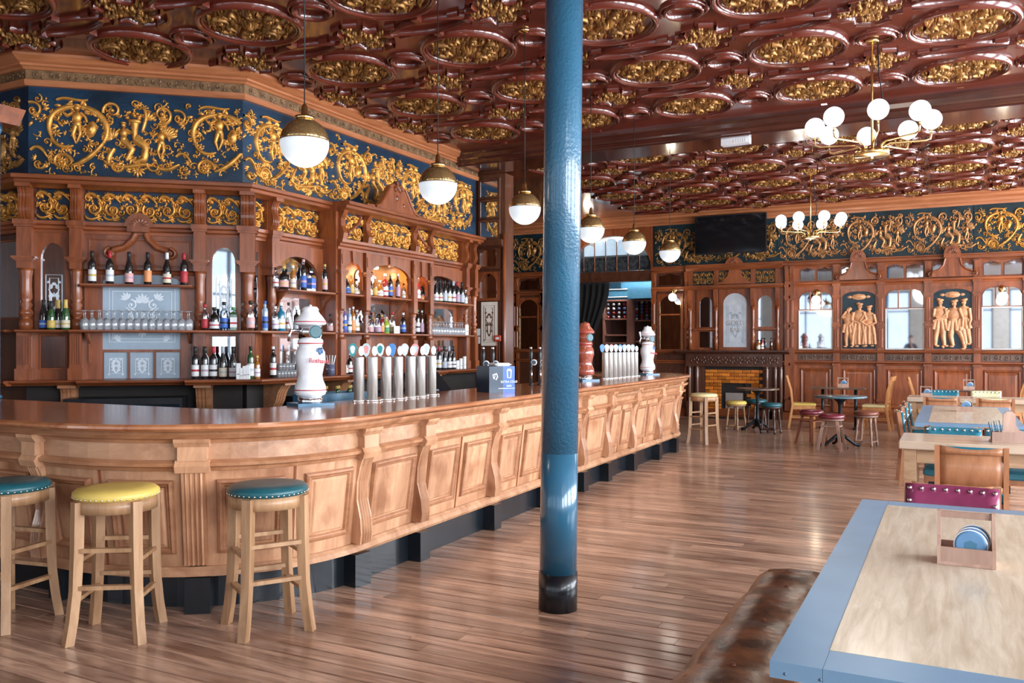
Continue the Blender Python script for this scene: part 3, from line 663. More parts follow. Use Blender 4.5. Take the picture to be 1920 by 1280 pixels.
def support(parent, u, d):
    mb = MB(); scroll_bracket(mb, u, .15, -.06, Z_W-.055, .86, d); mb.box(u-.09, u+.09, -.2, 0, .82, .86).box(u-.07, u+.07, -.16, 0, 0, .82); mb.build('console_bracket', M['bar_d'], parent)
support(ca, .42, .14); support(ca, 1.76, .30)
# ---- side return on the far left
FZ = Frame(-11.57, 5.62, 0)
cz = empty('back_bar_return', label='shadowed left return of the back bar with dark gilt frieze', cat='cabinet'); FZ.place(cz)
upper(cz, 3.0, 0, TA, 2, 2.08, M['gold_d'])  # darker gold puts this return's shadow into the colour
mmould(MB(), LEDGE, 0, 3.0, 0, TA).build('ledge', M['mahog_x'], cz)
mmould(MB(), ENTAB, 0, 3.0, 0, TA).build('entablature', M['mahog_x'], cz)
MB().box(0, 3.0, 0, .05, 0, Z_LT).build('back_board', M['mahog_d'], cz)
for u in (2.2, 1.2): pilaster(cz, u, .14, .12)
gilt(cz, 2.3, 2.9, 31)
mirror(cz, rectp(2.32, 2.86, 1.9, 2.7), -.01); rim(cz, 2.32, 2.86, 1.9, 2.7, 0)
worktop(cz, 0, 3.0, .35, 0, TA); shelf(cz, 1.3, 2.9, -.2, Z_S2)
# ---- long section behind the taps: plain bay, breakfront, plain bay
LB = 5.2
cb = empty('back_bar_cabinet', label='long back bar section behind the silver taps with lit niches and ogee pediment', cat='cabinet'); FB.place(cb)
upper(cb, LB, TB, 0, 4, 3.6)
mmould(MB(), LEDGE, 0, 1.26, TB, 0).build('ledge', M['mahog_x'], cb); MB().mould(LEDGE, 3.39, 5.1).build('ledge', M['mahog_x'], cb)
mmould(MB(), ENTAB, 0, 1.26, TB, 0).build('entablature', M['mahog_x'], cb); MB().mould(ENTAB, 3.39, 4.98).build('entablature', M['mahog_x'], cb)
MB().box(0, LB, .0, .05, 0, Z_LT).build('back_board', M['mahog'], cb)
pilaster(cb, .36, .12, .15); pilaster(cb, 4.66, .10, .17, flutes=False); pilaster(cb, 4.93, .10, .17, flutes=False)
gilt(cb, .06, .29, 20); gilt(cb, .43, 1.22, 21); gilt(cb, 3.44, 4.56, 22)
mirror(cb, rectp(.10, .22, Z_S2, 2.65), -.01); rim(cb, .10, .22, Z_S2, 2.65, 0, .015)
for a, b in ((.42, 1.24), (3.42, 4.60)):
    x0, x1 = a+.03, b-.10
    MB().archp(a, b, Z_S1, Z_EB, x0, x1, Z_S1, 2.43, .22, -.10, -.05, 14).build('arched_panel', M['mahog'], cb)
    mirror(cb, archface(x0, x1, Z_S1, 2.43, .22, 0), -.012)
    MB().box(a, b, -.012, 0, Z_W, Z_S1).build('lower_panel', M['mahog'], cb)
    mirror(cb, rectp(a+.15, b-.15, Z_S2+.05, Z_S1-.08), -.018); mirror(cb, rectp(a+.15, b-.15, Z_W+.06, Z_S2-.08), -.018)
    shelf(cb, a-.03, b+.03, -.30, Z_S1); shelf(cb, a-.5 if a < 1 else a, b+.03, -.30, Z_S2)
    for u in (a+.02, b-.02): MB().mould([(0, Z_S1-.30), (-.02, Z_S1-.30), (-.05, Z_S1-.24), (-.10, Z_S1-.2), (-.14, Z_S1-.12), (-.24, Z_S1-.028), (0, Z_S1-.028)], u-.012, u+.012).build('shelf_bracket', M['mahog'], cb)
# breakfront
D = .30; posts = [(1.27, 1.37), (1.76, 1.89), (2.83, 2.98), (3.27, 3.38)]; bays = [(1.37, 1.76), (1.89, 2.83), (2.98, 3.27)]
MB().mould(shift(LEDGE, D-.05), 1.24, 3.41).build('ledge', M['mahog_x'], cb); MB().mould(shift(ENTAB, D-.03), 1.25, 3.40).build('entablature', M['mahog_x'], cb)
for u in (1.27, 3.38): MB().box(u-.035, u+.02, -D, 0, Z_W, Z_LT-.02).build('side_cheek', M['mahog'], cb)
MB().box(1.27, 3.38, -D, 0, Z_EB, Z_EB+.02).build('top_board', M['mahog'], cb)
M['niche'] = wood('niche_wood_orange_glow', (.42, .16, .04), (.62, .28, .08), 'z', .4, .2)  # the bulbs' orange glow is put into this wood colour
MB().box(1.29, 3.36, -.012, -.002, Z_S1, Z_EB).build('niche_back', M['niche'], cb)
MB().box(1.29, 3.36, -.012, -.002, Z_W, Z_S1).build('niche_back', M['mahog'], cb)
for a, b in posts:
    u = (a+b)/2; w_ = .10; h = .05; f = -D-.05
    mb = MB().box(u-h, u+h, f, -D+.05, Z_EB-.20, Z_EB).box(u-h*1.5, u+h*1.5, f-.02, -D+.06, 2.50, 2.53).box(u-h*1.25, u+h*1.25, f-.01, -D+.06, 2.475, 2.50).box(u-h*.7, u+h*.7, f+.01, -D+.05, 2.53, 2.60)
    mb.box(u-h*.9, u+h*.9, f, -D+.05, 2.05, 2.475)
    mb.prism([(u-h*.55, 2.60), (u+h*.55, 2.60), (u+h*.8, 2.72), (u-h*.8, 2.72)], f-.008, f)
    p = mb.build('post', M['mahog'], cb); MB().box(u-h, u+h, f, -D+.05, Z_W, 1.68).build('lower_block', M['mahog'], p)
    MB().lathe([(.05, 0), (.05, .06), (.03, .08), (.048, .11), (.03, .14), (.048, .18), (.03, .21), (.052, .25), (.035, .29), (.05, .33), (.05, .37)], u, -D, 1.68, 12).build('turned_baluster', M['mahog'], p)
    b2 = MB(); b2.mould([(-D+.02, Z_ET), (f-.02, Z_ET), (f-.035, Z_ET+.08), (f+.005, Z_ET+.17), (f+.01, Z_ET+.26), (f-.05, Z_LB), (-D+.02, Z_LB)], u-h*.8, u+h*.8).build('scroll_bracket', M['mahog'], p)
for i, (a, b) in enumerate(bays):
    gilt(cb, a-.02, b+.02, 40+i, -D+.04)
    rise, sp = ((b-a)/2*.95, 2.46) if i != 1 else (.17, 2.50)
    MB().archp(a, b, 2.30, Z_EB, a+.02, b-.02, 2.30, sp, rise, -D-.01, -D+.03, 12).build('arched_panel', M['mahog'], cb)
    c = (a+b)/2; MB().prism([(c-.035, sp+rise-.03), (c+.035, sp+rise-.03), (c+.05, Z_EB), (c-.05, Z_EB)], -D-.035, -D).build('keystone', M['mahog'], cb)
    shelf(cb, a-.03, b+.03, -D-.02, Z_S1); shelf(cb, a-.06, b+.06, -D-.02, Z_S2)
    if i == 1:
        mirror(cb, archface(a+.08, a+.50, Z_S1+.06, 2.50, .14, 0), -.03); mirror(cb, rectp(a+.1, b-.1, Z_S2+.05, Z_S1-.08), -.02)
        for s in (-1, 1): MB().mould([(-.02, Z_S1-.30), (-.08, Z_S1-.22), (-.2, Z_S1-.10), (-D, Z_S1-.028), (-.02, Z_S1-.028)], c+s*.40-.01, c+s*.40+.01).build('shelf_bracket', M['mahog'], cb)
    else:
        o = Orn(); s = 1 if i == 0 else -1
        o.ridge([(c+s*.14, Z_LB-.03), (c+s*.10, Z_LB-.12), (c-s*.02, Z_LB-.20), (c-s*.12, Z_LB-.25)], .022, .04); o.spiral(c-s*.13, Z_LB-.28, .04, 90, 1.3, .012, .045, flip=s); o.build('curved_scroll', M['mahog'], cb, loc=(0, -D, 0))
worktop(cb, 0, 1.26, .50, TB, 0); worktop(cb, 1.26, 3.40, .58); worktop(cb, 3.40, LB-.1, .42)
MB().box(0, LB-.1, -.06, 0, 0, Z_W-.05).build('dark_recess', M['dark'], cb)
support(cb, .33, .30); support(cb, 3.46, .28); support(cb, 1.36, .36)
# ogee pediment
pc, hw = 2.40, .66; pts = [(-hw, 0), (-hw, .05), (-.50, .055), (-.40, .09), (-.30, .19), (-.235, .29), (-.17, .36), (-.09, .40), (-.05, .385), (0, .45), (.05, .385), (.09, .40), (.17, .36), (.235, .29), (.30, .19), (.40, .09), (.50, .055), (hw, .05), (hw, 0)]
pd = MB().prism([(pc+x, Z_LT-.012+z) for x, z in pts], -.40, -.33).build('ogee_pediment', M['mahog'], cb)
o = Orn()
for s in (-1, 1):
    o.ridge([(pc+s*x, Z_LT+z-.03) for x, z in ((.50, .055), (.40, .09), (.30, .19), (.235, .29), (.17, .36))], .022, .022); o.spiral(pc+s*.055, Z_LT+.325, .055, 90, 1.5, .014, .03, flip=s)
o.blob(pc-.02, Z_LT+.20, .035, .045, .02); o.blob(pc+.14, Z_LT+.12, .028, .035, .02)
o.build('pediment_carving', M['mahog'], pd, loc=(0, -.40, 0))
# ---- niche lamps
def niche_lamp(u, z, label):
    e = empty('niche_lamp', label=label, cat='lamp', group='small bulbs in the back bar niches'); FB.place(e, u, .20, z)
    MB().lathe([(.012, .0), (.02, -.01), (.035, -.022), (.040, -.035), (.030, -.048), (.001, -.052)], n=12).build('bulb', M['bulb_warm'], e)
    MB().lathe([(.02, .012), (.03, .005), (.03, 0), (.01, -.002)], n=12).build('holder', M['brass'], e)
    l = bpy.data.lights.new('niche_light', 'POINT'); l.energy = 3.2; l.color = (1, .55, .22); l.shadow_soft_size = .04
    lo = bpy.data.objects.new('niche_light', l); C.objects.link(lo); lo.parent = e; lo.location = (0, -.0, -.10)
M['bulb_warm'] = flat('warm_bulb', (1, .85, .6), .4, emit=14, ecol=(1, .82, .58))
niche_lamp(1.52, 2.70, 'small warm bulb in the first small arched niche'); niche_lamp(2.18, 2.66, 'small warm bulb under the wide middle arch'); niche_lamp(3.10, 2.70, 'small warm bulb in the second small arched niche')
# ---- wall pier closing the end of the back bar
FP = Frame(0, 12.32, 0); P0, P1 = FP.u(886), FP.u(947)
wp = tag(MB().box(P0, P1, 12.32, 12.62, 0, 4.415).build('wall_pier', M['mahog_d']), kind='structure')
struct('wall_added_for_mirror', MB().box(LW_X, P0, 12.36, 12.60, 0, 4.415), M['mahog'])  # unseen wall added so the narrow far mirror reflects brown, not black
def fpz(y): return FP.z(915, y)
def wpart(name, mb, m, par): mb.v = [(x, y+FP.o.y, z) for x, y, z in mb.v]; return mb.build(name, M[m], par)
pa, pb = FP.u(902), FP.u(934)
for k in range(3):
    z0, z1 = fpz(448-38*k), fpz(416-38*k); f = wpart('panel_frame', MB().panel(pa-.05, pb+.05, z0-.03, z1+.05, 0, [(0, 0), (.01, .03), (.05, .03), (.06, .01)]), 'mahog_d', wp)
    wpart('mirror', MB().box(pa, pb, -.012, 0, z0+.01, z1), 'mirror', wp)
wpart('moulding', MB().mould([(0, fpz(470)), (-.12, fpz(462)), (-.14, fpz(452)), (0, fpz(452))], P0, P1), 'mahog_d', wp)
g = wpart('mirror', MB().prism(archface(pa, pb, fpz(500), fpz(478), .12, 0), -.012, 0), 'mirror', wp); wpart('arched_frame', MB().archp(pa-.06, pb+.06, fpz(505), fpz(466), pa, pb, fpz(500), fpz(478), .12, -.05, -.012), 'mahog_d', wp)
wpart('mirror', MB().prism(archface(pa, pb, fpz(559), fpz(535), .19, 0), -.012, 0), 'mirror', wp); wpart('arched_frame', MB().archp(pa-.05, pb+.05, fpz(564), fpz(510), pa, pb, fpz(559), fpz(535), .19, -.05, -.012), 'mahog', wp)
g = wpart('etched_pane', MB().box(pa+.01, pb-.01, -.014, 0, fpz(648), fpz(566)), 'cream', wp)
o = etched(pb-pa-.04, fpz(566)-fpz(648)-.04); o.build('etching', M['mahog_d'], g, loc=(pa+.02, FP.o.y-.015, fpz(648)+.02))
wpart('corner_post', MB().lathe([(.03, 0), (.03, fpz(440))], P1, -.03, 0, 10), 'mahog', wp)
# ================================================================ far wall
ORD = ['first', 'second', 'third', 'fourth', 'fifth', 'sixth', 'seventh', 'eighth', 'ninth', 'tenth', 'eleventh', 'twelfth', 'thirteenth', 'fourteenth', 'fifteenth']
M['copper'] = flat('coppery_gilt_relief', (.46, .22, .085), .38, metal=.45, vary=.4, scale=7)
M['tan'] = flat('terracotta_carving', (.56, .27, .13), .5, vary=.25, scale=12)
M['carved'] = wood('carved_dark_oak', (.06, .028, .016), (.14, .07, .04), 'x', .38, .3)
def fw(name, mb, m, par=None):
    mb.v = [(x, y+FW_Y, z) for x, y, z in mb.v]; return mb.build(name, M[m] if isinstance(m, str) else m, par or wall_far)
def fo(name, o, m, x, y, z, par=None): return o.build(name, M[m] if isinstance(m, str) else m, par or wall_far, loc=(x, FW_Y+y, z))
fu = FF.u; XL, XR = LW_X, RW_X
# cornice, frieze, rails along the whole wall
COR = [(0, 4.38), (-.05, 4.38), (-.06, 4.42), (-.10, 4.44), (-.11, 4.48), (-.22, 4.52), (-.24, 4.56), (-.34, 4.58), (-.35, 4.6), (0, 4.6)]
fw('cornice', MB().mould(COR, XL, XR), M['cornice'])
segs = [(XL, fu(1090)-.35), (fu(1226)+.02, fu(1458)), (fu(1458), fu(1826)), (fu(1826), XR)]
for si, (a, b) in enumerate(segs):
    f = fw('frieze_panel', MB().box(a, b-.012, -.03, 0, 3.40, 4.38), 'blue_d')
    n = max(1, round((b-a)/1.42)); st_ = (b-a)/n
    for i in range(n):
        X = a+i*st_
        if X+st_ < -11: continue
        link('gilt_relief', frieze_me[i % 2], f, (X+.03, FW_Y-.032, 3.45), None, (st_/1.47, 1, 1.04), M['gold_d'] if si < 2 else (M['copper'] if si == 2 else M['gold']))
RAIL_T = [(0, 3.28), (-.08, 3.28), (-.09, 3.31), (-.14, 3.33), (-.15, 3.38), (-.18, 3.40), (-.18, 3.42), (0, 3.42)]
RAIL_M = [(0, 2.86), (-.07, 2.86), (-.08, 2.89), (-.13, 2.91), (-.14, 2.95), (0, 2.97)]
SILL = [(0, 1.43), (-.08, 1.43), (-.10, 1.45), (-.15, 1.46), (-.16, 1.50), (0, 1.52)]
DADO = [(0, 1.20), (-.08, 1.20), (-.10, 1.23), (-.15, 1.25), (-.15, 1.27), (0, 1.285)]
DOORL = fu(1090)-.4
for a, b in ((XL, DOORL), (DX1, XR)):
    for nm, pr in (('rail', RAIL_T), ('rail', RAIL_M), ('sill', SILL), ('dado_rail', DADO)):
        if b < 0 and nm == 'sill': pass
        fw(nm, MB().mould(pr, a, b), 'mahog_x')
    fw('skirting', MB().mould([(0, 0), (-.10, 0), (-.10, .16), (-.07, .20), (0, .21)], a, b), 'mahog_x')
fw('wainscot_board', MB().box(fu(1475), XR, -.04, 0, .2, 3.3), 'mahog')
def wall_pil(x, w=.13, off=.10, z0=.2):
    h = w/2; mb = MB().box(x-h, x+h, -off, 0, z0, 3.32)
    for z in (.45, 1.18, 1.46, 2.0, 2.62, 2.86, 3.25): mb.box(x-h*1.25, x+h*1.25, -off-.02, 0, z, z+.05)
    p = fw('wall_pilaster', mb, 'mahog')
    for z0_, z1_ in ((1.56, 1.96), (2.1, 2.58), (2.98, 3.22)): fw('pilaster_panel', MB().panel(x-h*.6, x+h*.6, z0_, z1_, -off, [(0, 0), (.01, .012), (.03, .012), (.035, .003)]), 'mahog', p)
    b = MB(); b.mould([(-off, 2.98), (-off-.03, 2.98), (-off-.02, 3.05), (-off-.05, 3.15), (-off-.07, 3.28), (-off, 3.28)], x-h*.8, x+h*.8); fw('bracket', b, 'mahog', p)
for px in (1569, 1652, 1740, 1832): wall_pil(fu(px))
for x in (fu(1478), fu(1487), fu(1918)+.07, 2.25, 3.2): wall_pil(x, .10 if x < -2 else .13, .16 if x < -2 else .10)
def arcr(a, b, c, d, r=.1, n=5):                                      # pane with rounded upper corners
    return [(a, c), (b, c)]+[(b-r+r*math.cos(PI/2*i/n), d-r+r*math.sin(PI/2*i/n)) for i in range(n+1)]+[(a+r-r*math.sin(PI/2*i/n), d-r+r*math.cos(PI/2*i/n)) for i in range(n+1)]
def arch_mirror(name, poly, y, m='mirror'): return fw(name, MB().prism(poly, y-.008, y), m)
def ogee_top(a, b, c, d):                                             # small mirror with a raised middle
    return [(a, c), (b, c), (b, d-.05), (b-(b-a)*.25, d-.035), ((a+b)/2, d), (a+(b-a)*.25, d-.035), (a, d-.05)]
M['gilt_edge'] = flat('pale_bevel_edge', (.62, .60, .56), .3, metal=.3)
def mirror_bay(a, b, lamp=None):
    m_ = (b-a)/2
    for s in (0, 1): arch_mirror('top_mirror', ogee_top(a+.04+s*m_, a+m_-.02+s*m_, 2.99, 3.27), -.045)
    w3 = (b-a-.06)/3
    for k in range(3):
        x0 = a+.02+k*(w3+.01); x1 = x0+w3
        poly = rectp(x0, x1, 2.38, 2.74) if k == 1 else ([(x0, 2.38), (x1, 2.38), (x1, 2.74), (x0+.14, 2.74), (x0+.05, 2.70), (x0, 2.60)] if k == 0 else [(x0, 2.38), (x1, 2.38), (x1, 2.60), (x1-.05, 2.70), (x1-.14, 2.74), (x0, 2.74)])
        arch_mirror('transom_mirror', poly, -.045)
    ti = .0042; g = fw('large_mirror', MB().add([(x, y, z) for x, z in rectp(a+.03, b-.03, 1.55, 2.34) for y in (-.053-(z-1.55)/.79*ti, -.044)], [(0, 2, 4, 6), (1, 7, 5, 3), (0, 1, 3, 2), (2, 3, 5, 4), (4, 5, 7, 6), (6, 7, 1, 0)]), 'mirror')
    fw('mirror_frame', MB().panel(a, b, 1.52, 2.365, -.04, [(0, 0), (.004, .03), (.022, .03), (.03, .007)]), 'gilt_edge')
    for q in (a+.02+w3+.005, a+.02+2*w3+.015): fw('glazing_bar', MB().box(q-.012, q+.012, -.07, -.04, 2.37, 2.75), 'mahog')
    return g
def low_panels(a, b):
    fw('carved_band', MB().box(a, b, -.06, 0, 1.295, 1.425), 'carved'); tag(fo('band_carving', band_carving(b-a, .12, 2, .02), 'carved', a, -.06, 1.30), kind='stuff')
    fw('dado_panel', MB().panel(a+.03, b-.03, .30, 1.12, -.04, [(0, 0), (.01, .02), (.03, .03), (.05, .012), (.075, .008), (.10, .016)]), 'mahog')
def person_relief(x, z, H, robe, arms, legs, lean=0, face=1, hat=True):
    o = Orn(); k = H; hd = .055*k
    X = lambda u: x+u*k; Z = lambda v: z+v*k
    o.blob(X(lean), Z(.905), hd*.9, hd*1.15, .05); o.blob(X(lean+.03*face), Z(.90), hd*.4, hd*.35, .065)
    if hat: o.blob(X(lean), Z(.955), hd*1.35, hd*.55, .06); o.blob(X(lean-.03*face), Z(.975), hd*.9, hd*.4, .055)
    else: o.blob(X(lean-.02*face), Z(.93), hd*1.15, hd*.9, .05)
    o.blob(X(lean*.8), Z(.835), .035*k, .04*k, .045); o.blob(X(lean*.6), Z(.70), .135*k, .15*k, .06); o.blob(X(lean*.4), Z(.56), .115*k, .10*k, .058)
    if robe:
        for q in (-.10, -.05, 0, .05, .10): o.limb([(X(lean*.3+q*.7), Z(.56)), (X(q*1.15), Z(.30)), (X(q*1.35), Z(.07))], .045*k, .05*k, .05+.01*math.cos(q*60))
        for s in (-.07, .08): o.blob(X(s+.02*face), Z(.035), .055*k, .025*k, .05)
    else:
        for q in (-.08, -.03, .03, .08): o.limb([(X(q), Z(.56)), (X(q*1.55), Z(.36))], .05*k, .055*k, .06)
        for pts in legs:
            o.limb([(X(u), Z(v)) for u, v in pts], .066*k, .036*k, .05); u, v = pts[-1]; o.blob(X(u+.03*face), Z(v-.012), .052*k, .024*k, .05)
    for pts in arms: o.limb([(X(u), Z(v)) for u, v in pts], .045*k, .030*k, .075); u, v = pts[-1]; o.blob(X(u), Z(v), .032*k, .028*k, .08)
    return o
def relief_bay(a, b, kind):
    c = (a+b)/2
    for s in (0, 1): arch_mirror('top_mirror', ogee_top(a+.02+s*(b-a)*.66, a+(b-a)*.32+s*(b-a)*.66, 2.99, 3.25), -.045)
    pd_ = [(c-.42, 2.97), (c+.42, 2.97), (c+.40, 3.03), (c+.26, 3.08), (c+.16, 3.18), (c+.12, 3.34), (c-.12, 3.34), (c-.16, 3.18), (c-.26, 3.08), (c-.40, 3.03)]
    p = fw('ogee_pediment', MB().prism(pd_, -.22, -.04), 'mahog')
    o = Orn()
    for s in (-1, 1): o.spiral(c+s*.38, 3.02, .055, 90, 1.4, .014, .03, flip=-s); o.ridge([(c+s*.36, 3.07), (c+s*.24, 3.11), (c+s*.16, 3.20), (c+s*.13, 3.33)], .02, .02)
    fo('scrolls', o, 'mahog', 0, -.22, 0, p)
    o = Orn(); o.mb.box(c-.15, c+.15, -.05, .12, 3.34, 3.42); o.mb.prism([(c+.15*math.cos(PI*i/12), 3.42+.17*math.sin(PI*i/12)) for i in range(13)], -.02, .06)
    for i in range(7): o.leaf(c, 3.42, 15+25*i, .16, .026, .05)
    fo('shell', o, 'mahog', 0, -.22, 0, p)
    M['relief_blue'] = M.get('relief_blue') or flat('deep_blue_ground', (.006, .022, .034), .4, vary=.4)
    f = fw('relief_ground', MB().prism(arcr(a+.02, b-.02, 1.53, 2.73, .12), -.05, -.0), 'relief_blue')
    fw('relief_frame', MB().archp(a-.0, b+.0, 1.50, 2.78, a+.03, b-.03, 1.54, 2.62, .12, -.075, -.05, 10), 'tan' if False else 'mahog')
    o = Orn(); o.blob(c, 2.62, .15, .065, .03); o.blob(c, 2.62, .11, .04, .045)
    for s in (-1, 1): o.leaf(c+s*.13, 2.62, 90-90*s, .10, .03, .03)
    fo('cartouche', o, 'tan', 0, -.05, 0, f)
    if kind == 1:
        F_ = [(c-.20, 1.57, .86, False, [[(-.06, .76), (-.16, .70), (-.06, .86)], [(.08, .76), (.10, .60), (.02, .52)]], [[(-.03, .40), (-.06, .22), (-.05, .03)], [(.05, .40), (.07, .2), (.10, .03)]], 0, -1, False),
              (c+.0, 1.56, .95, True, [[(-.10, .78), (-.15, .60), (-.02, .55)], [(.10, .78), (.16, .62), (.05, .57)]], [], .02, 1, True),
              (c+.20, 1.57, .88, True, [[(-.10, .77), (-.20, .62), (-.05, .52)], [(.10, .77), (.15, .58), (-.02, .50)]], [], 0, -1, True)]
    else:
        F_ = [(c-.22, 1.58, .98, False, [[(-.10, .78), (-.12, .62), (.08, .64)], [(.10, .78), (.12, .60), (-.06, .60)]], [[(-.05, .40), (-.08, .2), (-.09, .03)], [(.05, .40), (.06, .2), (.08, .03)]], 0, 1, True),
              (c+.20, 1.60, .95, False, [[(-.08, .78), (-.02, .60)], [(.10, .78), (.13, .55), (.10, .45)]], [[(-.02, .40), (.02, .2), (.05, .03)], [(.06, .4), (.10, .2), (.12, .05)]], 0, -1, True),
              (c+.03, 1.55, .98, False, [[(-.10, .78), (-.20, .64), (-.38, .56)], [(.10, .78), (.16, .60), (.15, .45)]], [[(-.05, .42), (-.06, .24), (-.02, .05)], [(.06, .42), (.15, .22), (.19, .0)]], 0, -1, True)]
    for q in F_: fo('carved_figure', person_relief(*q), 'tan', 0, -.05, 0, f)
    if kind == 2: fo('carved_ball', Orn().blob(c-.17, 1.58, .035, .035, .05), 'tan', 0, -.05, 0, f)
bays_f = [(fu(1498), fu(1562)), (fu(1577), fu(1645)), (fu(1660), fu(1733)), (fu(1747), fu(1825)), (fu(1840), fu(1918)), (1.45, 2.15), (2.35, 3.10)]
for i, (a, b) in enumerate(bays_f):
    low_panels(a, b)
    if i in (0, 2, 4, 6): mirror_bay(a, b)
    else: relief_bay(a, b, 1 if i == 1 else 2)
# ---- panel with mirror left of the fireplace, and the panelling beyond the doorway
def narrow_bay(a, b, yt=0):
    fw('back_board', MB().box(a-.12, b+.12, -.03, 0, .2, 3.3), 'mahog_d')
    arch_mirror('top_mirror', ogee_top(a, b, 3.0, 3.26), -.035); arch_mirror('transom_mirror', archface(a, b, 2.34, 2.55, .20, 0), -.035); arch_mirror('large_mirror', rectp(a, b, 1.52, 2.30), -.035)
    fw('mirror_frame', MB().archp(a-.05, b+.05, 1.46, 2.80, a, b, 1.52, 2.55, .20, -.07, -.035), 'mahog')
    for x in (a, b): fw('gilt_bead', MB().box(x-.008, x+.008, -.078, -.07, 1.52, 2.55), 'brass')
    fw('glazing_bar', MB().box(a, b, -.055, -.03, 2.30, 2.335), 'mahog')
    for x in (a-.14, b+.14): wall_pil(x, .10, .08)
narrow_bay(fu(1238), fu(1278)); narrow_bay(fu(976), fu(1010)); narrow_bay(fu(942), fu(962)); narrow_bay(fu(1028), fu(1062))
# ---- doorway: lintel, fanlight, curtain, room beyond
fa, fb_ = fu(1090)-.28, DX1; fc, fr_ = (fa+fb_)/2, (fb_-fa)/2
fw('door_jamb', MB().box(DX0, fa+.02, -.05, .25, 0, 4.4), 'mahog_d')
fw('lintel', MB().mould([(.25, 3.12), (-.06, 3.12), (-.08, 3.18), (-.10, 3.22), (-.10, 3.36), (.25, 3.36)], DX0, DX1), 'mahog_d')
arch = MB().archp(fa, fb_, 3.36, 4.38, fa+.03, fb_-.03, 3.36, 3.42, .80, -.04, .10, 16); fw('fanlight_arch', arch, 'mahog')
M['glow_pane'] = flat('glowing_blue_leaded_glass', (.40, .52, .62), .3, emit=.35, ecol=(.55, .75, .95)); M['tint_pane'] = flat('grey_leaded_glass', (.06, .07, .075), .12, metal=.3, vary=.6, scale=14, bump=.5, bscale=20)  # upper panes glow by themselves, standing in for light behind them
npn = 7; pw = (2*fr_-.10)/npn
for k in range(npn):
    x0 = fa+.05+k*pw+.012; x1 = x0+pw-.024; xm = (x0+x1)/2; top = 3.42+.80*math.sqrt(max(0, 1-((xm-fc)/(fr_-.03))**2))-.06
    fw('lower_pane', MB().prism([(x0, 3.38), (x1, 3.38), (x1, min(3.72, top)), (x0, min(3.72, top))], .03, .04), 'tint_pane')
    if top > 3.85: fw('upper_pane', MB().prism(archface(x0, x1, 3.76, top-.08, .08, 0), .03, .04), 'glow_pane')
    if k: fw('colonnette', MB().lathe([(.018, 0), (.018, .1), (.010, .12), (.012, .30), (.018, .34), (.010, .38), (.010, max(.42, top-3.42))], x0-.012, .02, 3.37, 8), 'mahog')
cv = MB(); L = []
for j in range(9):
    t = j/8; z = 3.12-2.2*t; rgt = fu(1133)-.55*smooth(t*1.15)
    top_, bot_ = [], []
    for i in range(25):
        u = i/24; x = DX0+(rgt-DX0)*u; top_.append((x, .33+.045*math.sin(u*40), z)); bot_.append((x, .345+.045*math.sin(u*40), z))
    L.append(top_+bot_[::-1])
cv.loft(L, True, True, True); cv.v = [(x, y+FW_Y, z) for x, y, z in cv.v]
tag(cv.build('curtain', flat('black_velvet', (.010, .009, .009), .9)), 'black drape tied back across the far doorway', 'curtain')
# room beyond
M['room_blue'] = flat('teal_blue_paint', (.045, .15, .23), .5); M['pinkwood'] = wood('pinkish_joinery', (.30, .12, .085), (.42, .19, .14), 'z', .5, .1)
NB = 24.5
mb = MB().box(-12, -4, NB, NB+.2, 0, 4.4).box(-12.2, -12, FW_Y+.25, NB, 0, 4.4).box(-4, -3.8, FW_Y+.25, NB, 0, 4.4)
nr = struct('wall_next_room', mb, M['room_blue']); struct('ceiling_next_room', MB().box(-12.2, -3.8, FW_Y+.25, NB+.2, 4.3, 4.45), M['plaster'])
FN = Frame(0, 21.8, 0); nu_ = FN.u
def nz(px, py, off=0): return FN.z(px, py, off)
sf = empty('soffit', (0, 21.8, 0), 0, 'teal blue stepped soffit with white edge lines over the wine shelves', 'soffit')
x0, x1, x2, x3 = nu_(1128), nu_(1178), nu_(1200), nu_(1240)
MB().box(x0-.9, x3+1.2, 0, .6, nz(1180, 556), nz(1180, 542)).build('lower_box', M['room_blue'], sf); MB().box(x1+.1, x3+1.2, -.35, .6, nz(1180, 561), nz(1180, 542)).build('front_box', M['room_blue'], sf)
MB().box(x1-.3, x3+1.2, .25, .7, nz(1180, 540), nz(1180, 524)).build('upper_box', M['room_blue'], sf)
for py, a, y in ((541.5, x0-.9, -.01), (556, x0-.9, -.01), (524.5, x1-.3, .24)): MB().box(a, x3+1.2, y-.02, y+.01, nz(1180, py)-.012, nz(1180, py)+.012).build('white_line', M['paper'], sf)
wr = empty('wine_rack', (0, 21.8, 0), 0, 'pinkish wooden wine rack and glass shelves seen through the doorway', 'shelving')
zt = nz(1180, 562); cols = [nu_(1100), nu_(1132), nu_(1177), nu_(1188), nu_(1212), nu_(1236)]
for x in cols[:4]+cols[5:]: MB().box(x-.03, x+.03, .0, .5, 0, zt).build('upright', M['pinkwood'], wr)
for py in (563, 598, 628, 643, 690): MB().box(cols[1], cols[2], .0, .5, nz(1160, py)-.02, nz(1160, py)+.02).build('shelf', M['pinkwood'], wr)
for py in (563, 601, 640): MB().box(cols[3], cols[5], .0, .5, nz(1200, py)-.02, nz(1200, py)+.02).build('shelf', M['pinkwood'], wr)
MB().box(cols[0], cols[5], .48, .5, 0, zt).build('back', M['mahog_d'], wr); MB().box(cols[2], cols[3], -.02, .0, 0, zt).build('pier', M['pinkwood'], wr)
be = MB().lathe([(.038, 0), (.038, .02), (.02, .021), (.02, .026)], n=10); be.v = [(x, -z, y) for x, y, z in be.v]; be_me = be.mesh('wine_bottle_end', M['paper']); rr = random.Random(4)
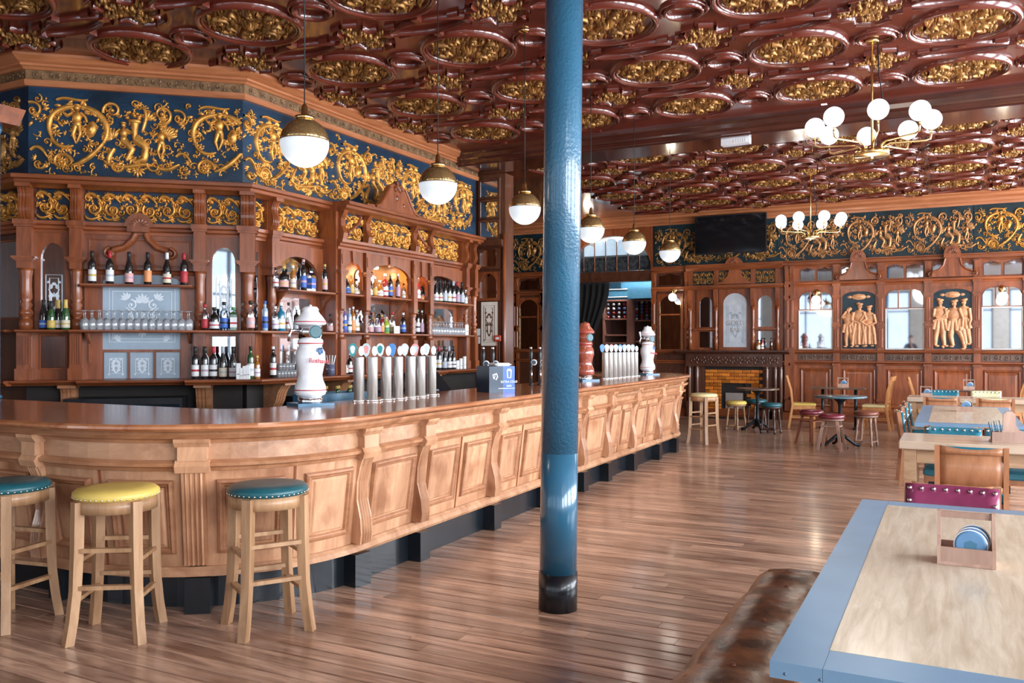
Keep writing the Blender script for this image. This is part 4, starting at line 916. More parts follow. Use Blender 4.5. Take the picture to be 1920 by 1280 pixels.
capm = [flat('foil_white', (.7, .72, .75), .4), flat('foil_red', (.35, .03, .04), .4), flat('foil_blue', (.10, .16, .35), .4), flat('foil_grey', (.3, .3, .33), .4)]
tie = 0
for ci, (a, b, nx, nz_, p0, p1) in enumerate(((cols[1], cols[2], 4, 4, 570, 594), (cols[3], cols[5], 5, 6, 567, 598))):
    for i in range(nx):
        for j in range(nz_):
            x = a+(b-a)*(.16 if ci == 0 else .10)+(b-a)*(.68 if ci == 0 else .80)*i/(nx-1); z = nz(1170, p1)+(nz(1170, p0)-nz(1170, p1))*j/(nz_-1)
            t = link('wine_bottle', be_me, None, (x, 21.8+.06, z), None, None, rr.choice(capm))
            tag(t, 'bottle end in the %s far wine rack, %s column, %s row up' % (('left dark', 'right lattice')[ci], ORD[i], ORD[j]), 'bottle', 'bottles in the far wine rack')
lt = empty('added_ceiling_lamp', (-7.2, 21.2, 4.28), 0, 'round lamp added to light the room beyond the doorway', 'lamp')  # no lamp known here; added to brighten the room beyond
MB().lathe([(.2, .02), (.2, -.03), (.15, -.06), (.001, -.07)], n=20).build('diffuser', flat('added_lamp_diffuser', (1, 1, 1), .4, emit=3), lt)
l = bpy.data.lights.new('added_room_light', 'POINT'); l.energy = 190; l.shadow_soft_size = .25; l.color = (.95, .97, 1); lo = bpy.data.objects.new('added_room_light', l); C.objects.link(lo); lo.parent = lt; lo.location = (0, 0, -.35)
# ---- fireplace
fp0, fp1 = fu(1290), fu(1470)
fire = empty('fireplace', (0, FW_Y, 0), 0, 'dark carved fireplace with orange glazed brick surround under an overmantel', 'fireplace')
def fb(name, mb, m, par=None): return mb.build(name, M[m], par or fire)
fb('overmantel_board', MB().box(fp0, fp1, -.05, 0, 1.5, 3.42), 'mahog')
fb('mantel_shelf', MB().mould([(0, 1.42), (-.26, 1.42), (-.30, 1.45), (-.34, 1.47), (-.34, 1.50), (0, 1.51)], fu(1274), fu(1484)), 'mahog_d')
fb('mantel_frieze', MB().box(fp0, fp1, -.20, 0, 1.14, 1.42), 'mahog_d'); tag(band_carving(fp1-fp0-.2, .2, 5, .02).build('frieze_carving', M['mahog_d'], fire, loc=(fp0+.1, -.2, 1.18)), kind='stuff')
for px in (1296, 1310, 1440, 1456, 1466):
    x = fu(px); j = fb('jamb_column', MB().box(x-.05, x+.05, -.22, 0, 0, .35).lathe([(.05, 0), (.035, .05), (.05, .1), (.045, .5), (.05, .72), (.035, .76), (.055, .79)], x, -.15, .35, 10), 'mahog_d')
fb('jamb_board', MB().box(fp0, fu(1323), -.10, 0, 0, 1.14).box(fu(1432), fp1, -.10, 0, 0, 1.14), 'mahog_d')
bx0, bx1, ho0, ho1, hz = fu(1323), fu(1432), fu(1357), fu(1398), .76
fb('brick_backing', MB().box(bx0, ho0, -.05, 0, 0, 1.14).box(ho1, bx1, -.05, 0, 0, 1.14).box(ho0, ho1, -.05, 0, hz, 1.14), 'dark')
M['brick'] = wood('orange_glazed_brick', (.42, .10, .012), (.66, .22, .03), 'x', .16, .6, rnd=.45, bump=.05)
bk = MB().bev(0, .176, -.075, -.05, 0, .068, .006).mesh('brick', M['brick']); bh = MB().bev(0, .084, -.075, -.05, 0, .068, .006).mesh('half_brick', M['brick'])
z = .01; r_ = 0
while z+.07 < 1.14:
    x = bx0+.01-(.092 if r_ % 2 else 0)
    while x < bx1-.05:
        a, me = (x, bk)
        if x < bx0: a, me = x+.092, bh
        e = a+(.176 if me is bk else .084)
        if e > bx1: me = bh; e = a+.084
        if e <= bx1+.01 and not (z < hz-.01 and a < ho1-.02 and e > ho0+.02): link('brick', me, fire, (a, 0, z))
        elif not (z < hz-.01 and a < ho1-.02 and a+.084 > ho0+.02) and a+.084 < bx1: link('brick', bh, fire, (a, 0, z))
        x += .184
    z += .076; r_ += 1
fb('hearth_back', MB().box(ho0, ho1, -.01, .0, 0, hz), 'dark'); fb('grate', MB().box(ho0+.05, ho1-.05, -.045, -.012, .0, .55), 'steel')
fb('hearth_slab', MB().box(bx0-.1, bx1+.1, -.45, -.06, 0, .02), 'dark')
c_, cw = fu(1380), fu(1402)-fu(1358)
M['etchpane'] = flat('pale_etched_mirror', (.55, .58, .62), .25, metal=.2)
g = fb('etched_mirror', MB().prism(archface(fu(1358), fu(1402), 1.57, 2.55, .22, 0), -.065, -.055), 'etchpane'); etched(cw-.06, .95).build('etching', M['frost'], g, loc=(fu(1358)+.03, -.066, 1.60))
def txt(s, size, m, parent, loc, rot, name='lettering', ext=.002):
    cu = bpy.data.curves.new(name, 'FONT'); cu.body = s; cu.size = size; cu.extrude = ext; cu.align_x = 'CENTER'; cu.align_y = 'CENTER'
    t = bpy.data.objects.new(name, cu); C.objects.link(t); dg = bpy.context.evaluated_depsgraph_get(); me = bpy.data.meshes.new_from_object(t.evaluated_get(dg))
    bpy.data.objects.remove(t); me.materials.clear(); me.materials.append(M[m] if isinstance(m, str) else m); return link(name, me, parent, loc, rot)
txt('THE', .11, 'steel', g, (c_, -.07, 2.26), (R(90), 0, 0)); txt('GOLD', .15, 'steel', g, (c_, -.07, 2.10), (R(90), 0, 0)); txt('BAR', .12, 'steel', g, (c_, -.07, 1.95), (R(90), 0, 0))
fb('arched_frame', MB().archp(fu(1350), fu(1410), 1.5, 2.86, fu(1358), fu(1402), 1.56, 2.55, .22, -.09, -.06), 'mahog')
for a, b in ((1314, 1337), (1423, 1449)):
    a, b = fu(a), fu(b); fb('mirror', MB().prism(archface(a, b, 2.02, 2.55, .15, 0), -.065, -.055), 'mirror'); fb('mirror', MB().box(a, b, -.065, -.055, 1.56, 1.92), 'mirror')
    fb('arched_frame', MB().archp(a-.08, b+.08, 1.98, 2.86, a, b, 2.02, 2.55, .15, -.09, -.06), 'mahog'); fb('small_shelf', MB().box(a-.1, b+.1, -.22, -.05, 1.95, 1.98), 'mahog')
for px in (1297, 1345, 1414, 1460):
    x = fu(px); s_ = fb('baluster', MB().lathe([(.045, 0), (.045, .25), (.028, .28), (.045, .34), (.026, .40), (.045, .46), (.03, .52), (.04, .85), (.05, .95)], x, -.13, 1.51, 10), 'mahog'); fb('bracket', MB().mould([(-.05, 2.40), (-.10, 2.42), (-.16, 2.50), (-.20, 2.62), (-.22, 2.86), (-.05, 2.86)], x-.04, x+.04), 'mahog', s_)
    fb('post', MB().box(x-.05, x+.05, -.12, -.05, 2.9, 3.32), 'mahog')
fb('rail', MB().mould([(-.05, 2.86), (-.20, 2.86), (-.24, 2.90), (-.24, 2.95), (-.05, 2.97)], fp0, fp1), 'mahog_x'); fb('top_rail', MB().mould([(-.05, 3.28), (-.18, 3.28), (-.22, 3.34), (-.24, 3.42), (-.05, 3.42)], fp0, fp1), 'mahog_x')
for i, (a, b) in enumerate(((1301, 1341), (1349, 1372), (1388, 1410), (1418, 1456))):
    a, b = fu(a), fu(b); f_ = fb('carved_field', MB().box(a, b, -.07, -.05, 2.97, 3.27), 'blue_d'); scroll_panel(b-a, .28, 60+i, .04).build('gilt_scrolls', M['gold_d'], f_, loc=(a, -.07, 2.98))
p_ = fb('ogee_crest', MB().prism([(c_-.48, 2.97), (c_+.48, 2.97), (c_+.30, 3.02), (c_+.16, 3.15), (c_+.10, 3.36), (c_-.10, 3.36), (c_-.16, 3.15), (c_-.30, 3.02)], -.14, -.07), 'mahog')
o = Orn(); o.mb.prism([(c_+.19*math.cos(PI*i/12), 3.40+.16*math.sin(PI*i/12)) for i in range(13)], -.03, .05)
for i in range(7): o.leaf(c_, 3.40, 15+25*i, .16, .03, .06)
o.build('shell', M['mahog'], p_, loc=(0, -.2, 0))
# ---- television
tva, tvb = FF.u(1303, .3), FF.u(1437, .3); tz0, tz1 = FF.z(1370, 475, .3), FF.z(1370, 402, .3)
tv = empty('television', ((tva+tvb)/2, FW_Y-.30, (tz0+tz1)/2), 0, 'flat black television on the frieze above the fireplace', 'television'); hw_, hh_ = (tvb-tva)/2, (tz1-tz0)/2
MB().box(-hw_, hw_, 0, .06, -hh_, hh_).build('case', M['black'], tv); MB().box(-hw_+.02, hw_-.02, -.006, 0, -hh_+.03, hh_-.02).build('screen', flat('dark_screen', (.006, .007, .009), .09, coat=.5, vary=.1), tv)
for s in (-.35, .35): MB().box(s-.08, s+.08, .06, .27, -.1, .1).build('wall_bracket', M['steel'], tv)
MB().box(-.06, .06, -.008, 0, -hh_+.006, -hh_+.022).build('badge', M['chrome'], tv)
# ================================================================ column
M['colblue'] = flat('blue_gloss_paint', (.024, .100, .168), .25, coat=.5, vary=.12, scale=3)
M['colbump'] = flat('blue_hammered_gloss', (.024, .100, .168), .25, coat=.5, vary=.15, scale=3, bump=.45, bscale=55)
colm = empty('iron_column', (-2.13, 4.755, 0), YAW, 'blue painted cast iron column with black foot in front of the bar', 'column'); colm.rotation_euler = (0, R(.62), YAW)
MB().lathe([(.118, 0), (.118, .225)], n=40).build('black_foot', M['skirt'], colm)
MB().lathe([(.113, .225), (.113, .95)], n=40).build('lower_shaft', M['colblue'], colm)
MB().lathe([(.113, .95), (.116, 4.55)], n=40).build('upper_shaft', M['colbump'], colm)
# ================================================================ stools
M['stoolwood'] = wood('honey_stool_wood', (.27, .135, .062), (.48, .28, .145), 'z', .45, .15, scale=6, rnd=.1)
M['teal'] = flat('teal_leather', (.012, .085, .105), .32, vary=.15, bump=.12, bscale=180); M['yellow'] = flat('mustard_yellow_leather', (.62, .44, .105), .42, vary=.08, bump=.1, bscale=180)
M['redlea'] = flat('oxblood_leather', (.17, .022, .035), .22, vary=.2, bump=.1, bscale=180, coat=.3); M['brownlea'] = flat('chestnut_leather', (.20, .062, .036), .25, vary=.2, bump=.1, bscale=180)
M['nail'] = flat('brass_nail', (.85, .78, .62), .25, metal=1, vary=.05)
stud_me = MB().lathe([(.006, 0), (.005, .003), (.001, .0045)], n=8).mesh('nail', M['nail'])
def seat_prof(r, t): return [(r*.97, 0), (r, t*.25), (r*.99, t*.6), (r*.90, t*.9), (r*.6, t*1.03), (.001, t*1.06)]
bs_leg = None
def bar_stool(x, y, rot, color, label, H=.82, r=.225, nails=True):
    e = empty('bar_stool', (x, y, 0), 0, label, 'bar stool', 'round topped wooden bar stools')
    s = MB().lathe(seat_prof(r, .055), z=H-.055, n=36).build('seat_cushion', M[color], e)
    MB().lathe([(r*.94, H-.125), (r*.94, H-.055), (.001, H-.055)], n=36).build('apron_ring', M['stoolwood'], e)
    if nails:
        for k in range(44):
            a = 2*PI*k/44; link('nail', stud_me, s, (r*.985*math.cos(a), r*.985*math.sin(a), H-.044), (0, R(90), a))
    for k in range(4):
        a = R(rot)+k*PI/2; c, sn = math.cos(a), math.sin(a); L = []
        for z, q in ((0, 1.17), (.12, 1.08), (.28, 1.0), (.50, .96), (H-.06, .94)):
            p = Vector((c*r*q, sn*r*q, z)); w_ = .024 if z < .5 else .026; t1 = Vector((c, sn, 0))*w_; t2 = Vector((-sn, c, 0))*w_
            L.append([tuple(p+t1*i+t2*j) for i, j in ((-1, -1), (1, -1), (1, 1), (-1, 1))])
        MB().loft(L, True).build('leg', M['stoolwood'], e)
        b = a+PI/2; q = .97*r
        for z in ((.235, .44) if k % 2 == 0 else (.30, .50)):
            MB().bar((c*q*1.02, sn*q*1.02, z), (math.cos(b)*q*1.02, math.sin(b)*q*1.02, z), .022, .034).build('rung', M['stoolwood'], e)
    return e
bar_stool(-4.88, 3.08, -35, 'teal', 'teal bar stool cut by the left edge, beside the yellow one')
bar_stool(-4.13, 3.22, -12, 'yellow', 'yellow topped bar stool between the two teal ones')
bar_stool(-3.46, 3.69, 14, 'teal', 'teal bar stool standing alone, nearest the blue column')
M['cream_l'] = flat('cream_leather', (.66, .55, .28), .4, vary=.1)
bar_stool(-3.62, 13.95, 25, 'cream_l', 'pale cream bar stool at the far end of the bar', nails=False)
def turned_leg(mb, p, q, r=.02):
    p, q = Vector(p), Vector(q); prof = [(0, 1.0), (.10, 1.1), (.14, .6), (.18, 1.15), (.24, .65), (.45, 1.15), (.62, .7), (.66, 1.1), (.72, .7), (.80, 1.1), (1, 1.1)]
    mb.tube([p+(q-p)*t for t, _ in prof], [r*k for _, k in prof], 8)
def low_stool(x, y, rot, color, label, turned=True, H=.56, r=.195, m='stoolwood'):
    e = empty('low_stool', (x, y, 0), 0, label, 'stool', 'low round stools')
    MB().lathe(seat_prof(r, .07), z=H-.07, n=28).build('seat_cushion', M[color], e)
    MB().lathe([(r*.9, H-.10), (r*.93, H-.07), (.001, H-.07)], n=28).build('seat_base', M[m], e)
    pts = []
    for k in range(4):
        a = R(rot)+k*PI/2; t_ = (math.cos(a)*r*.68, math.sin(a)*r*.68, H-.09); b_ = (math.cos(a)*r*(.95 if turned else 1.25), math.sin(a)*r*(.95 if turned else 1.25), 0); pts.append((t_, b_)); mb = MB()
        if turned: turned_leg(mb, b_, t_)
        else: mb.bar(b_, t_, .042, .03)
        mb.build('leg', M[m], e)
    for k in range(4):
        p, q = pts[k], pts[(k+1) % 4]; f = .16 if turned else .80
        A_ = Vector(p[1]).lerp(Vector(p[0]), f); B_ = Vector(q[1]).lerp(Vector(q[0]), f); MB().bar(A_, B_, .022 if turned else .018, .034 if turned else .06).build('stretcher' if turned else 'seat_rail', M[m], e)
    return e
M['darkwood'] = wood('dark_stained_oak', (.045, .022, .018), (.10, .05, .04), 'z', .35, .3)
M['pinkoak'] = wood('weathered_oak', (.30, .17, .12), (.46, .29, .22), 'z', .45, .15)
low_stool(-3.62, 16.35, 20, 'yellow', 'low yellow stool in front of the fireplace')
low_stool(-3.38, 17.05, 0, 'teal', 'low teal stool half hidden behind the small round table', m='darkwood')
low_stool(-2.92, 16.05, 30, 'teal', 'low teal stool with dark turned legs near the fireplace', m='darkwood')
low_stool(-1.62, 13.85, 40, 'redlea', 'shiny oxblood stool in front of the blue round table', False, m='pinkoak')
low_stool(-2.02, 14.62, 10, 'redlea', 'dark red stool left of the blue round table', False, m='mahog')
low_stool(-1.20, 14.75, 30, 'brownlea', 'chestnut stool with turned legs right of the blue round table', True, m='pinkoak')
# ================================================================ tables
M['iron'] = flat('black_cast_iron', (.012, .018, .024), .35, metal=.4, vary=.3)
M['bluetop'] = flat('blue_green_table_top', (.06, .13, .16), .22, vary=.2, coat=.4); M['oldtop'] = wood('dark_table_top', (.06, .035, .025), (.13, .08, .055), 'x', .22, .6)
def pub_table(x, y, r, H, m, label):
    e = empty('pub_table', (x, y, 0), 0, label, 'table')
    MB().lathe([(r*.97, H-.03), (r, H-.022), (r, H-.008), (r*.98, H), (.001, H)], n=36).build('table_top', M[m], e)
    MB().lathe([(.05, .08), (.03, .14), (.045, .20), (.03, .26), (.03, H-.15), (.05, H-.10), (.12, H-.04), (.12, H-.03)], n=14).build('pedestal', M['iron'], e)
    for k in range(4):
        a = R(25)+k*PI/2; c, s = math.cos(a), math.sin(a)
        MB().tube([(c*.03, s*.03, .20), (c*.12, s*.12, .13), (c*.22, s*.22, .05), (c*.30, s*.30, .03)], [.03, .025, .022, .03], 8).build('foot', M['iron'], e)
    return e
pub_table(-3.24, 16.42, .40, .80, 'oldtop', 'small dark round pub table before the fireplace')
pub_table(-1.55, 14.35, .40, .81, 'bluetop', 'blue topped round pub table ringed by red stools')
M['zinc'] = flat('blue_grey_zinc', (.185, .335, .50), .34, metal=.4, vary=.10, scale=2.5); M['paleoak'] = wood('limed_oak_top', (.43, .35, .245), (.66, .58, .45), 'y', .30, .35, scale=12, stretch=20, rnd=.04, bump=.05)
M['tableoak'] = wood('table_oak', (.34, .19, .10), (.55, .36, .21), 'x', .4, .2, rnd=.06); M['topoak'] = wood('pale_table_top', (.42, .29, .19), (.62, .48, .36), 'x', .32, .3, rnd=.05)
rivet_me = MB().lathe([(.0045, 0), (.004, .0015), (.001, .0025)], n=8).mesh('rivet', flat('dull_rivet', (.10, .15, .21), .4, metal=.5))
def zinc_table(x0, x1, y0, y1, H, label, riv=True):
    cx, cy = (x0+x1)/2, (y0+y1)/2; e = empty('zinc_edged_table', (cx, cy, 0), 0, label, 'table'); hx, hy = (x1-x0)/2, (y1-y0)/2; bd = .135
    MB().box(-hx+bd, hx-bd, -hy+bd+.02, hy-bd-.0, H-.02, H+.001).build('oak_inlay', M['paleoak'], e)
    for nm, a, b, c, d in (('zinc_edge', -hx, -hx+bd, -hy, hy), ('zinc_edge', hx-bd, hx, -hy, hy), ('zinc_edge', -hx+bd+.001, hx-bd-.001, -hy, -hy+bd+.02), ('zinc_edge', -hx+bd+.001, hx-bd-.001, hy-bd, hy)):
        MB().box(a, b, c, d, H-.045, H).build(nm, M['zinc'], e)
    if riv:
        for k in range(int(2*hy/.09)): link('rivet', rivet_me, e, (-hx, -hy+.04+.09*k, H-.03), (0, R(-90), 0))
        for k in range(int(2*hx/.09)): link('rivet', rivet_me, e, (-hx+.04+.09*k, -hy, H-.03), (R(90), 0, 0))
    for sx in (-1, 1):
        for sy in (-1, 1): MB().box(sx*(hx-.16)-.035, sx*(hx-.16)+.035, sy*(hy-.25)-.035, sy*(hy-.25)+.035, 0, H-.045).build('leg', M['iron'], e)
    return e
zinc_table(-.435, .62, 2.37, 5.10, .75, 'nearest zinc edged table with pale oak top, lower right corner')
zinc_table(-.355, .70, 10.45, 13.55, .75, 'second zinc edged table farther back, between two oak tables', False)
def oak_table(x0, x1, y0, y1, H, label):
    e = empty('oak_table', ((x0+x1)/2, (y0+y1)/2, 0), 0, label, 'table'); hx, hy = (x1-x0)/2, (y1-y0)/2
    MB().bev(-hx, hx, -hy, hy, H-.07, H, .008).build('table_top', M['topoak'], e)
    for s in (-1, 1): MB().box(-hx+.14, hx-.14, s*(hy-.09)-.012, s*(hy-.09)+.012, H-.19, H-.07).build('apron', M['tableoak'], e); MB().box(s*(hx-.09)-.012, s*(hx-.09)+.012, -hy+.14, hy-.14, H-.19, H-.07).build('apron', M['tableoak'], e)
    for sx in (-1, 1):
        for sy in (-1, 1): MB().box(sx*(hx-.09)-.048, sx*(hx-.09)+.048, sy*(hy-.09)-.048, sy*(hy-.09)+.048, 0, H-.07).build('leg', M['tableoak'], e)
oak_table(-.40, .95, 8.08, 8.87, .78, 'chunky pale oak table in front of the second zinc table')
oak_table(-.62, 1.2, 14.95, 15.75, .78, 'chunky pale oak table farthest back on the right')
def dark_table(x0, x1, y0, y1, H, label):
    e = empty('dark_table', ((x0+x1)/2, (y0+y1)/2, 0), 0, label, 'table'); hx, hy = (x1-x0)/2, (y1-y0)/2
    MB().bev(-hx, hx, -hy, hy, H-.03, H, .006).build('table_top', M['oldtop'], e)
    for s in (-1, 1): MB().tube([(s*(hx-.2), 0, .04), (s*(hx-.2), 0, H-.03)], .03, 10).build('pedestal', M['iron'], e); MB().box(s*(hx-.2)-.03, s*(hx-.2)+.03, -hy+.1, hy-.1, 0, .04).build('foot', M['iron'], e)
dark_table(-2.42, -1.42, 17.25, 17.95, .80, 'dark rectangular table by the far panelling between two slat chairs')
dark_table(-.25, .75, 17.3, 18.0, .80, 'dark rectangular table by the far wall behind the studded chairs')
# ================================================================ chairs
M['chairoak'] = wood('chair_oak', (.29, .115, .050), (.46, .215, .105), 'z', .42, .2, scale=6, rnd=.06); M['slatoak'] = wood('orange_chair_oak', (.42, .16, .045), (.60, .28, .10), 'z', .4, .25, rnd=.05)
M['purple'] = flat('plum_leather', (.21, .035, .085), .24, vary=.15, coat=.3, bump=.10, bscale=30); M['tealup'] = flat('bright_teal_leather', (.02, .155, .22), .25, vary=.15, coat=.3); M['lime'] = flat('pale_lime_leather', (.62, .62, .36), .35)
stud_big = MB().lathe([(.013, 0), (.012, .006), (.007, .011), (.001, .013)], n=10).mesh('stud', M['chrome'])
def panel_chair(x, y, rz, color, label, W=.50, B=.83, studs=8):         # local: back at y=0, seat towards -y
    e = empty('panel_back_chair', (x, y, 0), R(rz), label, 'chair', 'oak chairs with studded upholstered backs'); h = W/2
    for s in (-1, 1):
        MB().loft([[(s*(h-.02)+i*.018, j*.02+dy, z) for i, j in ((-1, -1), (1, -1), (1, 1), (-1, 1))] for z, dy in ((0, .04), (.45, .0), (B-.03, .055), (B, .058))], True).build('back_post', M['chairoak'], e)
        MB().bar((s*(h-.03), -.42, 0), (s*(h-.03), -.42, .42), .036).build('leg', M['chairoak'], e); MB().bar((s*(h-.03), -.42, .2), (s*(h-.03), .02, .2), .02, .03).build('stretcher', M['chairoak'], e)
    MB().bev(-h+.005, h-.005, -.45, -.02, .41, .48, .015).build('seat_pad', M[color], e); MB().box(-h+.02, h-.02, -.43, -.02, .36, .41).build('seat_frame', M['chairoak'], e)
    n = 8; cv_ = lambda t: .018*math.sin(PI*t)
    def curved(z0, z1, d0, d1, x0=-h+.035, x1=h-.035, dip=0):
        L = []
        for i in range(n+1):
            t = i/n; X = x0+(x1-x0)*t; yy = cv_(t); k0, k1 = .055*(z0-.45)/(B-.45), .055*(z1-.45)/(B-.45)
            L.append([(X, yy+d0+k0, z0), (X, yy+d1+k0, z0), (X, yy+d1+k1, z1-dip*math.sin(PI*t)), (X, yy+d0+k1, z1-dip*math.sin(PI*t))])
        return MB().loft(L, True, True, True)
    curved(B-.06, B, -.015, .02, dip=.022).build('top_rail', M['chairoak'], e); curved(.50, .54, -.012, .018).build('lower_rail', M['chairoak'], e)
    curved(.54, B-.06, -.004, .010).build('back_panel', M['chairoak'], e)
    up = curved(.53, B-.008, -.045, -.016, -h+.01, h-.01).build('back_pad', M[color], e)
    for i in range(studs):
        t = i/(studs-1); X = -h+.03+(W-.06)*t; link('stud', stud_big, up, (X, cv_(t)-.045+.052, B-.03), (R(90), 0, 0))
    for s in (0, 1):
        for z in (B-.10, B-.17): link('stud', stud_big, up, (-h+.03+(W-.06)*s, -.045+.055*(z-.45)/(B-.45), z), (R(90), 0, 0))
    return e
panel_chair(.005, 5.40, -3, 'purple', 'plum leather studded chair at the end of the nearest table', .49, .815)
panel_chair(.14, 7.36, 178, 'tealup', 'oak backed chair turned away from us, tucked under the nearer oak table', .50, .84)
panel_chair(.02, 9.12, 0, 'tealup', 'teal studded chair between the nearer oak table and second zinc table', .50, .83)
panel_chair(.53, 9.16, 0, 'tealup', 'teal studded chair at the right end of the nearer oak table')
panel_chair(-.12, 14.35, 180, 'tealup', 'left oak backed chair beyond the second zinc table'); panel_chair(.58, 14.35, 180, 'lime', 'right oak backed chair beyond the second zinc table')
panel_chair(-.10, 16.1, 0, 'tealup', 'teal studded chair behind the farthest oak table', .46, .86); panel_chair(.52, 16.1, 0, 'lime', 'pale lime studded chair behind the farthest oak table', .46, .86)
for i, yy in enumerate((11.0, 11.9, 12.8)): panel_chair(-.50, yy, 97, 'tealup', '%s side-on chair along the left of the second zinc table' % ('nearest', 'middle', 'farthest')[i], .46, .84)
def slat_chair(x, y, rz, color, label, B=1.02):
    e = empty('slat_back_chair', (x, y, 0), R(rz), label, 'chair', 'slat backed oak chairs'); h = .21
    for s in (-1, 1):
        MB().loft([[(s*(h-.02)+i*.018, j*.02+dy, z) for i, j in ((-1, -1), (1, -1), (1, 1), (-1, 1))] for z, dy in ((0, .07), (.45, .0), (.75, .03), (B, .11))], True).build('back_post', M['slatoak'], e)
        MB().bar((s*(h-.02), -.40, 0), (s*(h-.02), -.40, .42), .036).build('leg', M['slatoak'], e); MB().bar((s*(h-.02), -.40, .2), (s*(h-.02), .03, .2), .02, .03).build('stretcher', M['slatoak'], e)
    MB().bev(-h, h, -.43, -.01, .43, .48, .012).build('seat_pad', M[color], e); MB().box(-h+.01, h-.01, -.42, .0, .36, .43).build('seat_frame', M['slatoak'], e)
    MB().box(-h+.03, h-.03, .09, .12, B-.08, B).build('top_rail', M['slatoak'], e); MB().box(-h+.03, h-.03, -.005, .02, .52, .56).build('lower_rail', M['slatoak'], e)
    for k in (-1, 0, 1): MB().loft([[(k*.10+i*.028, j*.006+dy, z) for i, j in ((-1, -1), (1, -1), (1, 1), (-1, 1))] for z, dy in ((.55, .008), (.75, .035), (B-.07, .10))], True).build('slat', M['slatoak'], e)
slat_chair(-2.78, 17.55, 100, 'yellow', 'slat back chair with yellow seat left of the dark table'); slat_chair(-1.06, 17.65, -95, 'cream_l', 'slat back chair with cream seat right of the dark table')
slat_chair(-.60, 17.7, 95, 'tealup', 'slat back chair at the left end of the farthest dark table'); slat_chair(1.12, 17.7, -85, 'yellow', 'slat back chair at the right end of the farthest dark table')
# ================================================================ leather bench under the near table
M['bench'] = flat('worn_brown_leather', (.20, .085, .034), .27, vary=.92, scale=8, bump=.5, bscale=9, coat=.0)
bn = empty('leather_bench', (-.66, 2.55, 0), 0, 'worn brown leather bench with button seams beside the nearest table', 'bench')
L = []; y0, y1, hb = -2.2, 1.93, .21
for i in range(61):
    y = y0+(y1-y0)*i/60; sag = .026*abs(math.sin((y-y1+.36)*PI/.55))**.35-.012; e_ = min(1, (y1-y)/.06); e_ = math.sqrt(max(0, 1-(1-e_)**2)) if e_ < 1 else 1
    prof = [(-hb, .26), (-hb-.01, .36), (-hb+.01, .44), (-hb+.06, .475), (-.05, .49), (.06, .49), (hb-.03, .475), (hb+.02, .42), (hb+.02, .26)]
    L.append([(x*(.94+.06*e_), y, .26+(z-.26)*(.55+.45*e_)+sag*(1 if z > .4 else 0)-.012) for x, z in prof])
MB().loft(L, True, True, True).build('seat_roll', M['bench'], bn); MB().box(-hb+.03, hb, y0, y1-.05, 0, .26).build('base', M['dark'], bn)
for k in range(7): link('button', stud_big, bn, (-.02, y1-.36-.55*k, .478), None, (.9, .9, .8), M['brownlea'])
# ================================================================ lamps
M['globe'] = flat('lit_opal_glass', (.40, .43, .46), .3, emit=.44, ecol=(.86, .93, 1)); M['smoke'] = flat('smoked_mirror_glass', (.50, .33, .14), .10, metal=.85, vary=.35, scale=7)
M['cord'] = flat('black_cord', (.01, .01, .01), .6)
def point(parent, loc, e, size, col=(1, .9, .78)):
    l = bpy.data.lights.new('lamp_light', 'POINT'); l.energy = e; l.shadow_soft_size = size; l.color = col; o = bpy.data.objects.new('lamp_light', l); C.objects.link(o); o.parent = parent; o.location = loc; return o
sph = lambda r, a, b, n: [(max(.001, r*math.sin(R(a+(b-a)*i/n))), -r*math.cos(R(a+(b-a)*i/n))) for i in range(n+1)]
r = .152
white_me = MB().lathe(sph(r, 0, 93, 12), n=32).mesh('opal_bowl', M['globe']); top_me = MB().lathe(sph(r*1.004, 93, 170, 12), n=32).mesh('smoked_dome', M['smoke'])
cap_me = MB().lathe([(.055, .145), (.06, .15), (.06, .165), (.03, .17), (.022, .18), (.018, .23), (.008, .245)], n=16).mesh('brass_cap', M['brass'])
can_me = MB().lathe([(.06, 0), (.06, -.02), (.03, -.03), (.01, -.035)], n=16).mesh('ceiling_rose', M['brass'])
ords = ['nearest', 'second', 'third', 'fourth', 'fifth', 'farthest']
for i, (px, py) in enumerate([(571, 268), (821, 347), (984, 391), (1108, 430), (1189, 455), (1256, 472)]):
    a, b = ray(px); d = -3.6/a; X, Y, Z = -3.6, b*d, HC-(py-HZ)/FL*d
    e = empty('pendant_lamp', (X, Y, Z), 0, '%s of the half-white half-amber globe pendants hanging over the bar' % ords[i], 'pendant lamp', 'globe pendants over the bar')
    link('opal_bowl', white_me, e); link('smoked_dome', top_me, e); link('brass_cap', cap_me, e); link('ceiling_rose', can_me, e, (0, 0, CEIL-Z))
    MB().tube([(0, 0, .24), (0, 0, CEIL-Z)], .004, 6).build('cord', M['cord'], e)
    point(e, (0, 0, -.30), 4, .12)
ball_me = MB().lathe(sph(.096, 0, 180, 14), n=22).mesh('glass_ball', flat('lit_white_globe', (.5, .5, .5), .3, emit=.95, ecol=(.95, .96, 1)))
cup_me = MB().lathe([(.012, -.115), (.03, -.108), (.035, -.092), (.02, -.085)], n=12).mesh('ball_cup', M['brass'])
